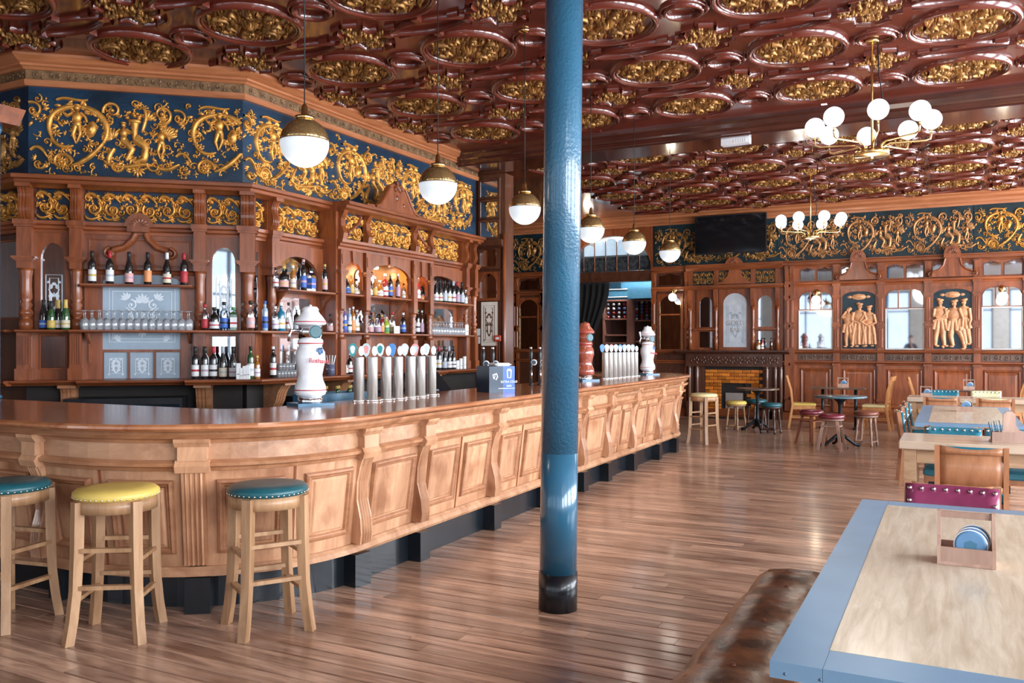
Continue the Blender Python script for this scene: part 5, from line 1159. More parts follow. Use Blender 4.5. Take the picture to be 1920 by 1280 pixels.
def chandelier(x, y, zh, label, rot=0, R0=.53):
    e = empty('chandelier', (x, y, zh), 0, label, 'chandelier', 'brass globe chandeliers')
    MB().lathe([(.001, -.045), (.012, -.04), (.012, -.02), (.16, -.018), (.16, .03), (.05, .035), (.001, .036)], n=28).build('hub', M['brass'], e)
    MB().tube([(0, 0, .03), (0, 0, CEIL-zh)], .011, 8).build('stem', M['brass'], e); MB().lathe([(.07, 0), (.07, -.025), (.05, -.03), (.01, -.04)], z=CEIL-zh, n=18).build('ceiling_rose', M['brass'], e)
    MB().tube([(.05, .02, CEIL-zh), (.06, .03, (CEIL-zh)*.7), (.10, .05, (CEIL-zh)*.45), (.04, .02, .2), (.02, .01, .05)], .007, 6).build('flex', M['cord'], e)
    for k in range(8):
        a = R(rot)+k*PI/4; c, s = math.cos(a), math.sin(a); hi = 0; rr = R0; zt_ = .22
        A_ = MB().tube([(c*.10, s*.10, .02), (c*.11, s*.11, .07), (c*.16, s*.16, .10 if not hi else .13), (c*(rr-.05), s*(rr-.05), .10 if not hi else .15), (c*(rr-.01), s*(rr-.01), .115 if not hi else .17), (c*rr, s*rr, .16 if not hi else .22), (c*rr, s*rr, zt_-.02)], .0095, 8).build('arm', M['brass'], e)
        link('ball_cup', cup_me, A_, (c*rr, s*rr, zt_+.10)); link('glass_ball', ball_me, A_, (c*rr, s*rr, zt_+.08))
    point(e, (0, 0, -.25), 22, .35)
chandelier(-.686, 9.07, 3.48, 'large brass globe chandelier hanging nearest us on the right', 10); chandelier(-2.17, 15.6, 3.48, 'smaller looking brass globe chandelier farther back before the frieze', 32)
def wall_lamp(px, py, label):
    x, z = FF.uv(px, py, .22); e = empty('wall_lamp', (x, FW_Y-.05, z), 0, label, 'wall lamp', 'globe wall lamps')
    MB().lathe([(.07, 0), (.07, .02), (.03, .04)], n=16).build('back_plate', M['brass'], e); e.children[0].rotation_euler = (R(90), 0, 0); e.children[0].location = (0, 0, .16)
    MB().tube([(0, -.02, .16), (0, -.12, .19), (0, -.17, .16), (0, -.17, .09)], .010, 8).build('arm', M['brass'], e); link('glass_ball', ball_me, e, (0, -.17, 0)); point(e, (0, -.32, -.05), 5, .1, (1, .8, .55))
for px, py, lb in ((1261, 557, 'globe wall lamp on the dark mirror panel left of the fireplace'), (1530, 562, 'globe wall lamp on the mirror bay right of the fireplace'), (1880, 556, 'globe wall lamp on the mirror bay at the right edge'), (1106, 437, 'globe wall lamp by the doorway fanlight, behind a pendant')): wall_lamp(px, py, lb)
p = onZ(1380, 262, 4.40); em = empty('emergency_light', (p.x, p.y, 4.415), R(-4), 'white emergency light box under the ceiling beam', 'emergency light')
MB().box(-.19, .19, -.06, .06, -.085, 0).build('case', M['white'], em); MB().box(-.02, .17, -.064, -.058, -.07, -.02).build('diffuser', M['paper'], em)
for k in range(5): MB().box(.02+.03*k, .035+.03*k, -.068, -.06, -.07, -.02).build('rib', M['white'], em)
# ================================================================ bar furniture
def bar_on(px, X, Y=None): a, b = ray(px); d = X/a; return X, b*d
CB = -4.12
def beer_tower(x, y, red, label, emblem=True):
    e = empty('beer_tower', (x, y, TOPZ), R(62), label, 'beer tower', 'ceramic beer towers'); m = M['white'] if not red else flat('russet_ceramic', (.30, .07, .04), .15, coat=.6, vary=.2)
    prof = [(.088, .07), (.112, .085), (.118, .11), (.112, .15), (.095, .19), (.088, .23), (.100, .29), (.112, .34), (.108, .40), (.090, .43), (.085, .45), (.093, .46), (.095, .485), (.085, .50)]
    MB().lathe(prof, n=32).build('ceramic_body', m, e)
    MB().lathe([(.088, .50), (.088, .60)], n=32).build('drum', M['chrome'] if not red else m, e)
    MB().lathe([(.10, .60), (.118, .61), (.118, .625), (.095, .66), (.07, .69), (.06, .705), (.062, .72), (.05, .738), (.012, .742), (.01, .752), (.001, .755)], n=32).build('lid', m, e)
    MB().lathe([(.092, .0), (.092, .07), (.001, .07)], n=32).build('steel_collar', M['chrome'], e)
    MB().box(-.14, .14, -.12, .12, .0005, .022).build('plinth', flat('blue_plinth', (.04, .13, .22), .3), e)
    for z, q in ((.118, .1175), (.465, .0965), (.625, .1185)): MB().lathe([(q-.002, z-.004), (q+.002, z-.003), (q+.002, z+.003), (q-.002, z+.004)], n=32).build('red_line', flat('red_glaze', (.45, .02, .03), .3), e)
    MB().lathe([(.001, 0), (.048, 0), (.05, .012), (.042, .016), (.001, .016)], n=22).build('round_badge', M['white'], e, loc=(0, -.085, .55), rot=(R(90), 0, 0)); MB().lathe([(.040, .0), (.048, .0), (.048, .005), (.040, .005)], n=22).build('badge_ring', M['teal'], e, loc=(0, -.101, .55), rot=(R(90), 0, 0))
    MB().tube([(-.09, 0, .56), (-.15, 0, .56), (-.16, 0, .53), (-.165, 0, .48)], .013, 8).build('spout', M['chrome'], e); MB().tube([(-.14, 0, .56), (-.15, 0, .60), (-.165, 0, .66)], [.008, .012, .016], 8).build('tap_handle', M['white'], e)
    if emblem:
        txt('Rothaus', .052, flat('red_script', (.50, .015, .03), .4), e, (.022, -.114, .335), (R(90), R(3), R(12)))
        o = Orn(); o.blob(.03, .405, .018, .030, .006); o.blob(.045, .415, .012, .022, .008); o.leaf(.005, .385, 70, .05, .012, .006); o.leaf(.052, .385, 100, .05, .012, .006); o.build('emblem', flat('emblem_blue_green', (.04, .10, .22), .4, vary=.8, scale=60), e, loc=(0, -.104, 0))
    return e
p = onZ(582, 760, TOPZ); beer_tower(p.x, p.y, False, 'white ceramic beer tower with red script beside the near silver taps')
x, y = bar_on(1097, CB); beer_tower(x, y, True, 'russet ceramic beer tower just right of the blue column', False)
x, y = bar_on(1210, CB); beer_tower(x, 12.55, False, 'white ceramic beer tower at the far end of the bar', True)
tube_me = MB().lathe([(.052, 0), (.052, .012), (.043, .014), (.043, .352), (.040, .358), (.001, .358)], n=22).mesh('steel_tube', M['steel'])
badge_cols = [('teal and white', (.03, .28, .30)), ('pale mint', (.50, .62, .64)), ('white with navy band', (.72, .76, .80)), ('bright blue', (.08, .26, .60)), ('pale grey', (.58, .66, .74)), ('pink crowned', (.75, .30, .30)), ('white plumed', (.70, .76, .80)), ('light blue', (.3, .5, .7))]
bm = [flat('badge_'+n.split()[0], c, .3, vary=.05) for n, c in badge_cols]
lens_prof = [(.034*math.sin(t)*(.82 if math.cos(t) < 0 else 1), .047*math.cos(t)*(1.25 if math.cos(t) < 0 else 1)) for t in [2*PI*i/22 for i in range(22)]]
lens_me = MB().prism(lens_prof, -.008, .008).mesh('tap_badge', M['paper']); lens_in = MB().prism([(a*.62, b*.62) for a, b in lens_prof], -.010, -.007).mesh('badge_mark', M['paper'])
hand_me = MB().prism([(.022*math.sin(t), .04*math.cos(t)) for t in [2*PI*i/16 for i in range(16)]], -.012, .012).mesh('tap_handle', M['white'])
spout_me = MB().tube([(0, 0, .30), (.06, 0, .30), (.085, 0, .28), (.085, 0, .20)], .011, 8).mesh('spout', M['chrome']); bolt_me = MB().lathe([(.009, 0), (.011, .008), (.009, .016), (.001, .019)], n=8).mesh('bolt', M['chrome'])
def tap(x, y, k, label, grp, bcol):
    e = empty('beer_tap', (x, y, TOPZ), R(30), label, 'beer tap', grp)
    link('steel_tube', tube_me, e); link('spout', spout_me, e, rot=(0, 0, R(90)))
    b = link('tap_badge', lens_me, e, (-.045, -.03, .42), mat=bm[bcol]); link('badge_mark', lens_in, b, mat=bm[(bcol*3+2) % 8]); link('tap_handle', hand_me, e, (.02, .0, .405)); MB().tube([(-.045, -.02, .35), (-.045, -.02, .385)], .009, 8).build('badge_stem', M['chrome'], e)
    for a in (0, 2.1, 4.2): link('bolt', bolt_me, e, (.062*math.cos(a), .062*math.sin(a), 0))
nth = ['first', 'second', 'third', 'fourth', 'fifth', 'sixth', 'seventh', 'eighth']
for i, (px, py) in enumerate(((673, 753.6), (698, 753), (724, 751), (746, 749), (769.5, 746.5), (788.5, 744.7), (809, 742))):
    p = onZ(px, py-1, TOPZ); tap(p.x, p.y, i, '%s silver tap with %s badge in the near row' % (nth[i], badge_cols[i][0]), 'near row of silver taps', i)
for i in range(8):
    tap(CB, 10.75+.175*i, i, '%s silver tap from the column in the far row' % nth[i], 'far row of silver taps', (3, 2, 5, 4, 3, 7, 6, 7)[i])
# stout cooler box
M['navy'] = flat('dark_navy_plastic', (.012, .028, .055), .4); M['vivid'] = flat('vivid_blue_print', (.02, .09, .42), .3)
p = onZ(934, 735, TOPZ); bx = empty('promo_box', (p.x-.05, p.y+.06, TOPZ), R(57), 'dark navy and bright blue printed beer box on the bar', 'box')
MB().box(-.15, .0, -.13, .13, 0, .25).build('navy_half', M['navy'], bx); MB().box(.0, .13, -.13, .13, 0, .25).build('blue_half', M['vivid'], bx); MB().bev(-.06, .12, -.10, .10, .25, .28, .02).build('bag_top', M['paper'], bx)
MB().box(-.05, .131, -.1315, -.1295, .035, .04).build('white_rule', M['paper'], bx); txt('EXTRA COLD', .030, 'paper', bx, (.066, -.131, .10), (R(90), 0, 0)); txt('BEER', .026, 'paper', bx, (.066, -.131, .06), (R(90), 0, 0))
o = Orn(); o.ridge([(.045, .21), (.05, .14), (.085, .14), (.09, .21)], .006, .003); o.blob(.068, .215, .025, .012, .004); o.build('glass_mark', M['paper'], bx, loc=(0, -.130, 0))
o = Orn(); o.ridge([(-.10, .13), (-.11, .17), (-.07, .18), (-.06, .15), (-.08, .12)], .006, .003); o.ridge([(-.095, .13), (-.085, .175)], .003, .003); o.build('harp_mark', M['paper'], bx, loc=(0, -.130, 0))
def swan_taps(px, py, label, n=2, badge='paper'):
    p = onZ(px, py, TOPZ); e = empty('hand_tap', (p.x, p.y, TOPZ), R(30), label, 'beer tap')
    for k in range(n):
        u = (k-(n-1)/2)*.10; MB().lathe([(.03, 0), (.03, .02), (.016, .03), (.016, .20), (.022, .22), (.012, .24), (.018, .30), (.022, .36), (.014, .40), (.001, .41)], u, 0, 0, 12).build('pillar', M['black'], e); MB().tube([(u, 0, .16), (u, -.07, .17), (u, -.09, .14), (u, -.09, .08)], .010, 8).build('spout', M['chrome'], e); MB().ell(u, 0, .42, .016, .016, .02).build('finial', M['chrome'], e)
        MB().lathe([(.001, 0), (.033, 0), (.033, .01), (.001, .012)], n=18).build('round_badge', M['paper'], e, loc=(u+.03, -.05, .26), rot=(R(90), 0, 0)); MB().lathe([(.018, .0), (.024, .0), (.024, .002), (.018, .002)], n=18).build('badge_ring', M['navy'], e, loc=(u+.03, -.062, .26), rot=(R(90), 0, 0))
swan_taps(915, 728, 'pair of dark taps with round white badges behind the beer box'); swan_taps(1004, 722, 'pair of black hand pumps just left of the blue column', 2)
po = onZ(1003, 716, TOPZ); 
till = empty('till_screen', (-4.75, 7.35, 0), R(70), 'tilted black till screen behind the bar', 'till'); MB().box(-.05, .05, -.05, .05, 0, 1.05).build('stand', M['black'], till); t = MB().bev(-.22, .22, -.17, .17, 0, .04, .01).build('screen', M['black'], till, loc=(0, 0, 1.20), rot=(R(38), 0, R(0))); MB().box(-.05, .05, -.14, -.12, .04, .043).build('badge', M['frost'], t)
MB().bev(-.16, .16, -.14, .14, 1.03, 1.12, .02).build('printer', M['navy'], till)
# coolers and crate behind the counter
def cooler(F_, u, w_, d0, d1, H, label, badge=True):
    e = empty('bottle_cooler', label=label, cat='fridge'); F_.place(e, u, d1, 0); D_ = d1-d0
    MB().box(0, w_, 0, D_-.002, .0, H).build('body', M['black'], e)
    for k in (0, 1):
        dr = MB().box(w_*(.02+.49*k), w_*(.49+.49*k), -.03, 0, .08, H-.06).build('door', flat('dark_glass_door', (.012, .018, .026), .08, coat=.3), e)
        MB().tube([(w_*(.30+.40*k)-.08, -.05, H-.10), (w_*(.30+.40*k)+.08, -.05, H-.085)], .006, 6).build('handle', M['chrome'], dr); MB().ell(w_*(.15+.6*k), -.032, H-.09, .02, .004, .012).build('lock', M['chrome'], dr)
    MB().box(w_*.78, w_*.90, -.034, -.03, H-.16, H-.12).build('sticker', M['paper'], e)
cooler(FA, .46, 1.12, .10, .52, 1.065, 'black double door bottle cooler under the wine glass shelf'); cooler(FB, .55, .75, .12, .50, 1.02, 'black bottle cooler under the back bar behind the white beer tower')
cooler(FB, 1.60, 1.6, .12, .55, 1.0, 'long black bottle cooler under the lit niches')
cr = empty('bottle_crate', (-4.72, 5.80, 0), R(80), 'blue ice trough of green bottles behind the near taps', 'crate'); MB().box(-.30, .30, -.14, .14, .0, 1.02).build('stand', M['dark'], cr); M['trough'] = flat('blue_plastic', (.03, .11, .19), .35)
for a, b, c, d in ((-.30, .30, -.14, -.125), (-.30, .30, .125, .14), (-.30, -.285, -.125, .125), (.285, .30, -.125, .125)): MB().box(a, b, c, d, 1.02, 1.20).build('trough_wall', M['trough'], cr)
# ================================================================ bottles and glasses
def bglass(n, c, r=.08): return flat('glass_'+n, c, r, coat=.4, vary=.1, spec=.8)
BG = {'wine': bglass('black_wine', (.012, .010, .010)), 'green': bglass('green', (.02, .075, .02)), 'brown': bglass('brown', (.06, .018, .006)), 'clear': glassy('bottle_clear', (.86, .90, .94), .16), 'blue': bglass('blue', (.01, .16, .27)), 'paleblue': bglass('pale_blue', (.30, .42, .55)), 'amber': bglass('amber', (.33, .12, .02)), 'red': bglass('red', (.25, .02, .02)), 'lime': bglass('lime', (.30, .45, .05)), 'violet': bglass('violet', (.12, .10, .30))}
LC = {k: flat('label_'+k, c, .5, vary=.06) for k, c in {'white': (.72, .72, .72), 'cream': (.66, .60, .46), 'orange': (.75, .30, .12), 'red': (.42, .03, .04), 'blue': (.05, .13, .45), 'gold': (.55, .38, .10), 'pink': (.70, .38, .36), 'black': (.02, .02, .02), 'mauve': (.45, .30, .40), 'grey': (.42, .46, .52), 'green': (.08, .25, .10)}.items()}
KIND = {'wine': [(.034, 0), (.037, .006), (.037, .19), (.034, .215), (.018, .245), (.014, .26), (.014, .31), (.016, .312), (.016, .325), (.001, .326)],
        'burgundy': [(.036, 0), (.040, .006), (.040, .15), (.034, .19), (.020, .235), (.014, .27), (.014, .31), (.016, .312), (.016, .325), (.001, .326)],
        'champagne': [(.040, 0), (.044, .006), (.044, .14), (.038, .19), (.022, .24), (.017, .28), (.018, .30), (.020, .315), (.018, .325), (.001, .327)],
        'spirit': [(.036, 0), (.039, .005), (.039, .17), (.034, .195), (.015, .215), (.013, .24), (.013, .265), (.017, .267), (.017, .29), (.001, .291)],
        'squat': [(.048, 0), (.052, .006), (.052, .12), (.046, .15), (.020, .175), (.015, .20), (.016, .22), (.020, .222), (.020, .245), (.001, .246)],
        'tall': [(.030, 0), (.033, .005), (.034, .22), (.030, .25), (.014, .27), (.013, .32), (.015, .322), (.015, .345), (.001, .346)],
        'square': [(.044, 0), (.046, .004), (.046, .17), (.040, .19), (.016, .20), (.015, .225), (.020, .226), (.020, .248), (.001, .249)]}
bmesh_c = {}
def bottle(loc, kind, g, lab, cap, label, group, rz=0, sc=1.0):
    key = (kind, g)
    if key not in bmesh_c:
        n = 4 if kind == 'square' else 14; mb = MB().lathe(KIND[kind][:-3] if False else KIND[kind], n=n, sm=kind != 'square')
        bmesh_c[key] = mb.mesh(kind+'_bottle', BG[g])
    nm = {'wine': 'wine_bottle', 'burgundy': 'wine_bottle', 'champagne': 'champagne_bottle'}.get(kind, 'spirit_bottle')
    e = link(nm, bmesh_c[key], None, loc, (0, 0, rz+(PI/4 if kind == 'square' else 0)), (sc, sc, sc)); tag(e, label, 'bottle', group)
    r0 = KIND[kind][2][0]; z1 = KIND[kind][2][1]
    if lab:
        k2 = ('lab', kind)
        if k2 not in bmesh_c:
            if kind == 'square': m_ = MB().lathe([(r0*1.012, z1*.18), (r0*1.02, z1*.19), (r0*1.02, z1*.80), (r0*1.012, z1*.82)], n=4, sm=False)
            else: m_ = MB().lathe([(r0*1.0, z1*.15), (r0*1.03, z1*.16), (r0*1.03, z1*.74), (r0*1.0, z1*.75)], n=14)
            bmesh_c[k2] = m_.mesh('label', LC['white'])
        link('paper_label', bmesh_c[k2], e, mat=LC[lab])
        k4 = ('mark', kind)
        if k4 not in bmesh_c:
            f = MB()
            for a in range(-2, 3): pass
            bmesh_c[k4] = MB().lathe([(r0*1.035, z1*.40), (r0*1.04, z1*.41), (r0*1.04, z1*.50), (r0*1.035, z1*.51)], n=14 if kind != 'square' else 4, sm=kind != 'square').mesh('label_band', LC['grey'])
        if lab in ('white', 'cream', 'blue', 'pink'): link('label_band', bmesh_c[k4], e, mat=LC[random.Random(label).choice(['grey', 'red', 'gold', 'black', 'mauve'])])
    if cap:
        k3 = ('cap', kind)
        if k3 not in bmesh_c:
            zt = KIND[kind][-2][1]; rt = KIND[kind][-2][0]*1.12; zl = zt-(.065 if kind in ('wine', 'burgundy') else .11 if kind == 'champagne' else .03)
            pr = [(rt, zl), (rt, zt+.002), (.001, zt+.003)] if kind != 'champagne' else [(rt*1.25, zl), (rt*1.0, zt-.03), (rt*1.1, zt+.002), (.001, zt+.003)]
            bmesh_c[k3] = MB().lathe(pr, n=12).mesh('cap', LC['black'])
        link('cap', bmesh_c[k3], e, mat=LC[cap])
    return e
oth = ['first', 'second', 'third', 'fourth', 'fifth', 'sixth', 'seventh', 'eighth', 'ninth', 'tenth', 'eleventh', 'twelfth']
def brow(F_, off, z, where, items):
    pu, pr, ps = 0, 0, False
    for i, (px, kind, g, lab, cap, *sc) in enumerate(items):
        o_ = off
        rr_ = KIND[kind][2][0]*(sc[0] if sc else 1.06)
        if i and abs(F_.u(px, off)-pu) < rr_+pr and not ps: o_ = off+rr_+pr+.004; ps = True
        else: ps = False
        pu, pr = F_.u(px, off), rr_
        u = F_.u(px, o_); p = F_.o+F_.x*u-F_.n*o_; look = {'wine': 'dark wine', 'clear': 'clear', 'paleblue': 'pale blue'}.get(g, g)
        look += ' bottle'+(' with %s label' % lab if lab else '')
        bottle((p.x, p.y, z), kind, g, lab, cap, '%s, %s from left on %s' % (look, oth[i], where), 'bottles on '+where, F_.a, sc[0] if sc else 1.06)
e_ = .0008
brow(FA, .14, Z_S1+e_, 'top wine shelf', [(173, 'wine', 'wine', 'white', 'black'), (206, 'wine', 'wine', 'white', 'red'), (242, 'burgundy', 'wine', 'pink', 'black'), (277, 'wine', 'wine', 'orange', 'black'), (313, 'burgundy', 'wine', 'cream', 'white'), (345, 'wine', 'wine', 'red', 'red')])
brow(FA, .12, Z_S2+e_, 'champagne shelf', [(82, 'champagne', 'wine', 'blue', 'black', .95), (96, 'champagne', 'green', 'gold', 'black', .9), (109, 'champagne', 'wine', 'white', 'gold', .95), (123, 'champagne', 'green', 'cream', 'gold', .95)])
brow(FA, .21, Z_S2+e_, 'liqueur shelf', [(384, 'spirit', 'clear', 'red', 'red', .95), (402, 'squat', 'wine', 'white', 'black', 1.0), (420, 'spirit', 'clear', 'blue', 'black', 1.05), (438, 'square', 'green', 'white', 'green', 1.0)])
brow(FA, .24, Z_W+e_, 'worktop under liqueurs', [(366, 'wine', 'wine', 'white', 'black'), (384, 'wine', 'wine', 'white', 'black'), (400, 'wine', 'wine', 'white', 'red'), (418, 'burgundy', 'wine', 'cream', 'grey'), (437, 'burgundy', 'wine', 'white', 'black')])
brow(FB, .21, Z_S2+e_, 'shelf behind white tower', [(497, 'tall', 'paleblue', 'blue', 'blue', .95), (516, 'spirit', 'clear', 'white', 'white', .95), (527, 'spirit', 'blue', 'white', 'white', 1.1), (541, 'tall', 'clear', 'white', 'black', .95), (556, 'spirit', 'wine', 'grey', 'white', .95), (620, 'squat', 'clear', 'pink', 'black', .9)])
brow(FA, .22, Z_S2+e_, 'angled shelf corner', [(470, 'spirit', 'clear', 'pink', 'black', 1.1)])
brow(FB, .215, Z_S1+e_, 'first arch shelf', [(517, 'spirit', 'clear', 'white', 'black', .8), (532, 'squat', 'wine', 'pink', 'gold', 1.05), (549, 'spirit', 'amber', 'cream', 'white', .95), (569, 'tall', 'wine', 'blue', 'pink', 1.05), (584, 'square', 'clear', 'blue', 'black', 1.1), (609, 'tall', 'wine', 'pink', 'gold', .98)])
brow(FB, .20, Z_S1+e_, 'first niche shelf', [(650, 'squat', 'wine', 'blue', 'gold', .9), (659, 'spirit', 'amber', 'gold', 'gold', .9), (668, 'squat', 'clear', 'white', 'black', .85)])
brow(FB, .20, Z_S1+e_, 'wide niche shelf', [(692, 'squat', 'clear', 'white', 'gold', .9), (703, 'spirit', 'amber', 'gold', 'white', .9), (712, 'squat', 'amber', 'white', 'white', .9), (722, 'spirit', 'red', 'white', 'white', 1.1), (732, 'tall', 'wine', 'blue', 'gold', .95), (746, 'tall', 'brown', 'mauve', 'white', .98), (757, 'spirit', 'clear', 'white', 'black', .75)])
brow(FB, .20, Z_S1+e_, 'second niche shelf', [(774, 'spirit', 'amber', 'white', 'black', .95), (783, 'spirit', 'red', 'white', 'white', 1.1), (792, 'squat', 'wine', 'orange', 'black', .85)])
brow(FB, .16, Z_S1+e_, 'wine shelf by pier', [(817, 'burgundy', 'wine', 'white', 'black'), (825, 'burgundy', 'wine', 'cream', 'black'), (834, 'wine', 'wine', 'grey', 'black'), (842, 'wine', 'wine', 'white', 'black'), (850, 'wine', 'wine', 'white', 'grey'), (858, 'wine', 'wine', 'mauve', 'red'), (866, 'wine', 'wine', 'grey', 'black'), (873, 'spirit', 'clear', 'white', 'white', .8)])
brow(FB, .20, Z_S2+e_, 'shelf below first niche', [(646, 'tall', 'violet', 'blue', 'white', .95), (655, 'tall', 'paleblue', 'white', 'grey', .9), (662, 'tall', 'amber', 'orange', 'white', .95), (669, 'spirit', 'clear', 'white', 'white', 1.0)])
brow(FB, .20, Z_S2+e_, 'shelf below wide niche', [(694, 'squat', 'clear', 'pink', 'black', .9), (708, 'squat', 'clear', 'mauve', 'black', .95), (716, 'spirit', 'red', 'orange', 'gold', .85), (724, 'squat', 'lime', 'green', 'pink', .9), (736, 'spirit', 'clear', 'cream', 'red', 1.0), (756, 'spirit', 'wine', 'blue', 'white', 1.0)])
brow(FB, .20, Z_S2+e_, 'shelf below second niche', [(775, 'tall', 'wine', 'white', 'red', .98), (783, 'tall', 'wine', 'white', 'green', 1.0), (791, 'tall', 'brown', 'mauve', 'white', .98)])
brow(FB, .22, Z_W+e_, 'worktop behind silver taps', [(634, 'tall', 'clear', 'pink', 'white', .95), (646, 'squat', 'brown', 'cream', 'black', .9), (656, 'spirit', 'wine', 'white', 'white', .9), (814, 'wine', 'wine', 'white', 'red'), (823, 'wine', 'wine', 'white', 'red'), (833, 'burgundy', 'wine', 'grey', 'black'), (842, 'burgundy', 'wine', 'white', 'grey'), (850, 'burgundy', 'wine', 'white', 'black')])
brow(FB, .30, Z_W+e_, 'worktop beside white tower', [(470, 'tall', 'green', 'white', 'black', 1.0), (482, 'spirit', 'amber', 'white', 'gold', .85), (512, 'tall', 'wine', 'white', 'white', 1.0)])
for i in range(8):
    q = Matrix.Rotation(R(80), 4, 'Z') @ Vector((-.24+.069*i, .06*(i % 2)-.03, 0)); bottle((-4.72+q.x, 5.80+q.y, 1.021), 'spirit', 'green', None, 'gold', '%s green bottle from left in the blue ice trough' % oth[i], 'green bottles in the trough', 0, .8)
for i, px in enumerate((1423, 1430, 1447)):
    x = FF.u(px, .14); bottle((x, FW_Y-.20, 1.511), ('squat', 'spirit', 'spirit')[i], ('amber', 'red', 'brown')[i], ('cream', 'white', None)[i], 'black', '%s bottle on the right of the far mantel shelf' % ('amber', 'red', 'brown')[i], 'bottles on the mantel', 0, .9)
# ---- wine glasses, upside down in rows
gp_ = [(.030, 0), (.036, .03), (.039, .06), (.034, .095), (.018, .115), (.005, .125), (.004, .185), (.008, .193), (.034, .198), (.0335, .200), (.001, .200)]
gl = MB().loft([[(r*math.cos(2*PI*i/14), r*math.sin(2*PI*i/14), h) for i in range(14)] for r, h in gp_], False, True, True).mesh('wine_glass', M['glass'])
tm = MB().lathe([(.033, 0), (.036, .10), (.030, .101), (.028, .008), (.001, .008)], n=14).mesh('tumbler', M['glass'])
def glass_row(F_, p0, p1, n, off, z, me, name, where, sc=1.0):
    for i in range(n):
        u = F_.u(p0+(p1-p0)*i/(n-1), off); p = F_.o+F_.x*u-F_.n*off; g = link(name, me, None, (p.x, p.y, z+e_), None, (sc, sc, sc)); tag(g, 'upturned %s, %s from left in the %s' % (name.replace('_', ' '), ORD[i], where), 'glass', 'glasses in the '+where)
glass_row(FA, 160, 355, 15, .28, Z_S2, gl, 'wine_glass', 'front row below the wines', 1.0)
glass_row(FA, 157, 352, 15, .19, Z_S2, gl, 'wine_glass', 'rear row below the wines', 1.0)
glass_row(FB, 812, 868, 12, .24, Z_S2, gl, 'wine_glass', 'front row below the right arch', .95); glass_row(FB, 814, 866, 10, .14, Z_S2, gl, 'wine_glass', 'back row below the right arch', .95)
glass_row(FB, 522, 552, 6, .30, Z_W, tm, 'tumbler', 'lower stack by the white tower', .78)
for i in range(5):
    u = FB.u(525+6*i, .30); p = FB.o+FB.x*u-FB.n*.30; tag(link('tumbler', tm, None, (p.x, p.y, Z_W+.0808), None, (.78, .78, .78)), 'upturned tumbler, %s from left in the upper stack by the white tower' % ORD[i], 'glass', 'tumblers beside the white tower')
# ---- small things on the worktops
def box_thing(F_, px, off, z, w_, d_, h_, m, name, label, cat, rz=0):
    u = F_.u(px, off); p = F_.o+F_.x*u-F_.n*off; e = empty(name, (p.x, p.y, z), F_.a+rz, label, cat); MB().bev(-w_/2, w_/2, -d_/2, d_/2, 0, h_, .003).build('card', M[m], e); MB().box(-w_/2+.01, w_/2-.01, -d_/2-.001, -d_/2, h_*.3, h_*.34).build('print', M['navy'], e); return e
for i, (px, h_) in enumerate(((447, .17), (453, .12), (459, .14), (465, .15))): box_thing(FA, px, .40, Z_W+e_, .045, .03, h_, 'paper', 'menu_card', '%s white card standing on the worktop right of the wine' % ('tall leftmost', 'shortest', 'third', 'rightmost')[i], 'card')
for i, (px, h_) in enumerate(((858, .13), (864, .16), (871, .19))): box_thing(FB, px, .26, Z_W+e_, .06, .03, h_, 'paper', 'menu_card', '%s white card on the worktop left of the pier' % ('shortest', 'middle', 'tallest')[i], 'card')
for i, (py0, py1) in enumerate(((616, 629), (631, 644))):
    x, z0 = FP.uv(893, py1, .03); _, z1 = FP.uv(893, py0, .03); e = empty('notice', (x, FP.o.y-.012, z0), 0, ('blank white notice pinned on the pier', 'printed white notice pinned on the pier below another')[i], 'notice'); MB().box(-.06, .06, 0, .008, 0, z1-z0).build('sheet', M['paper'], e)
    if i: txt('BELL', .035, 'navy', e, (0, -.001, (z1-z0)/2), (R(90), 0, 0))
x, z = FP.uv(934, 634, .03); cp = empty('call_point', (x, FP.o.y-.06, z), 0, 'red fire call point with cables on the pier', 'call point'); MB().bev(-.06, .06, 0, .05, -.05, .05, .008).build('case', flat('red_plastic', (.55, .06, .02), .4), cp); MB().box(-.03, .03, -.004, 0, -.02, .02).build('glass_panel', M['paper'], cp)
for s in (-1, 1): MB().tube([(s*.02, .03, -.05), (s*.025, .03, -.5)], .006, 6).build('cable', flat('red_cable', (.4, .12, .06), .5), cp)
u = FB.u(620, .32); p = FB.o+FB.x*u-FB.n*.32; jr = empty('straw_jar', (p.x, p.y, Z_W+e_), 0, 'dark patterned jar of straws beside the white tower', 'jar'); MB().lathe([(.05, 0), (.052, .13), (.046, .13), (.044, .01), (.001, .01)], n=16).build('jar_body', flat('patterned_jar', (.10, .10, .16), .4, vary=.9, scale=80), jr)
for k in range(5): MB().tube([(.0+.006*k-.012, 0, .02), (.03*(k-2), .015*(k % 3), .24)], .006, 6).build('straw', M['paper'], jr)
u = FB.u(742, .22); box_thing(FB, 744, .30, Z_S2+e_, .13, .01, .10, 'cream', 'price_card', 'cream price card standing below the wide niche', 'card')
box_thing(FB, 875, .27, Z_S2+e_, .09, .02, .16, 'cream', 'framed_card', 'framed cream card at the end of the right glass row', 'card')
dl = empty('display_lamp', label='yellowed strip lamp on top of the ledge before the pediment', cat='lamp'); FB.place(dl, FB.u(655, .2), .20, Z_LT+.001); MB().bev(-.16, .16, -.04, .04, 0, .05, .012).build('case', flat('yellowed_plastic', (.62, .52, .25), .35), dl); MB().box(-.12, .12, -.043, -.04, .01, .04).build('diffuser', M['cream'], dl)
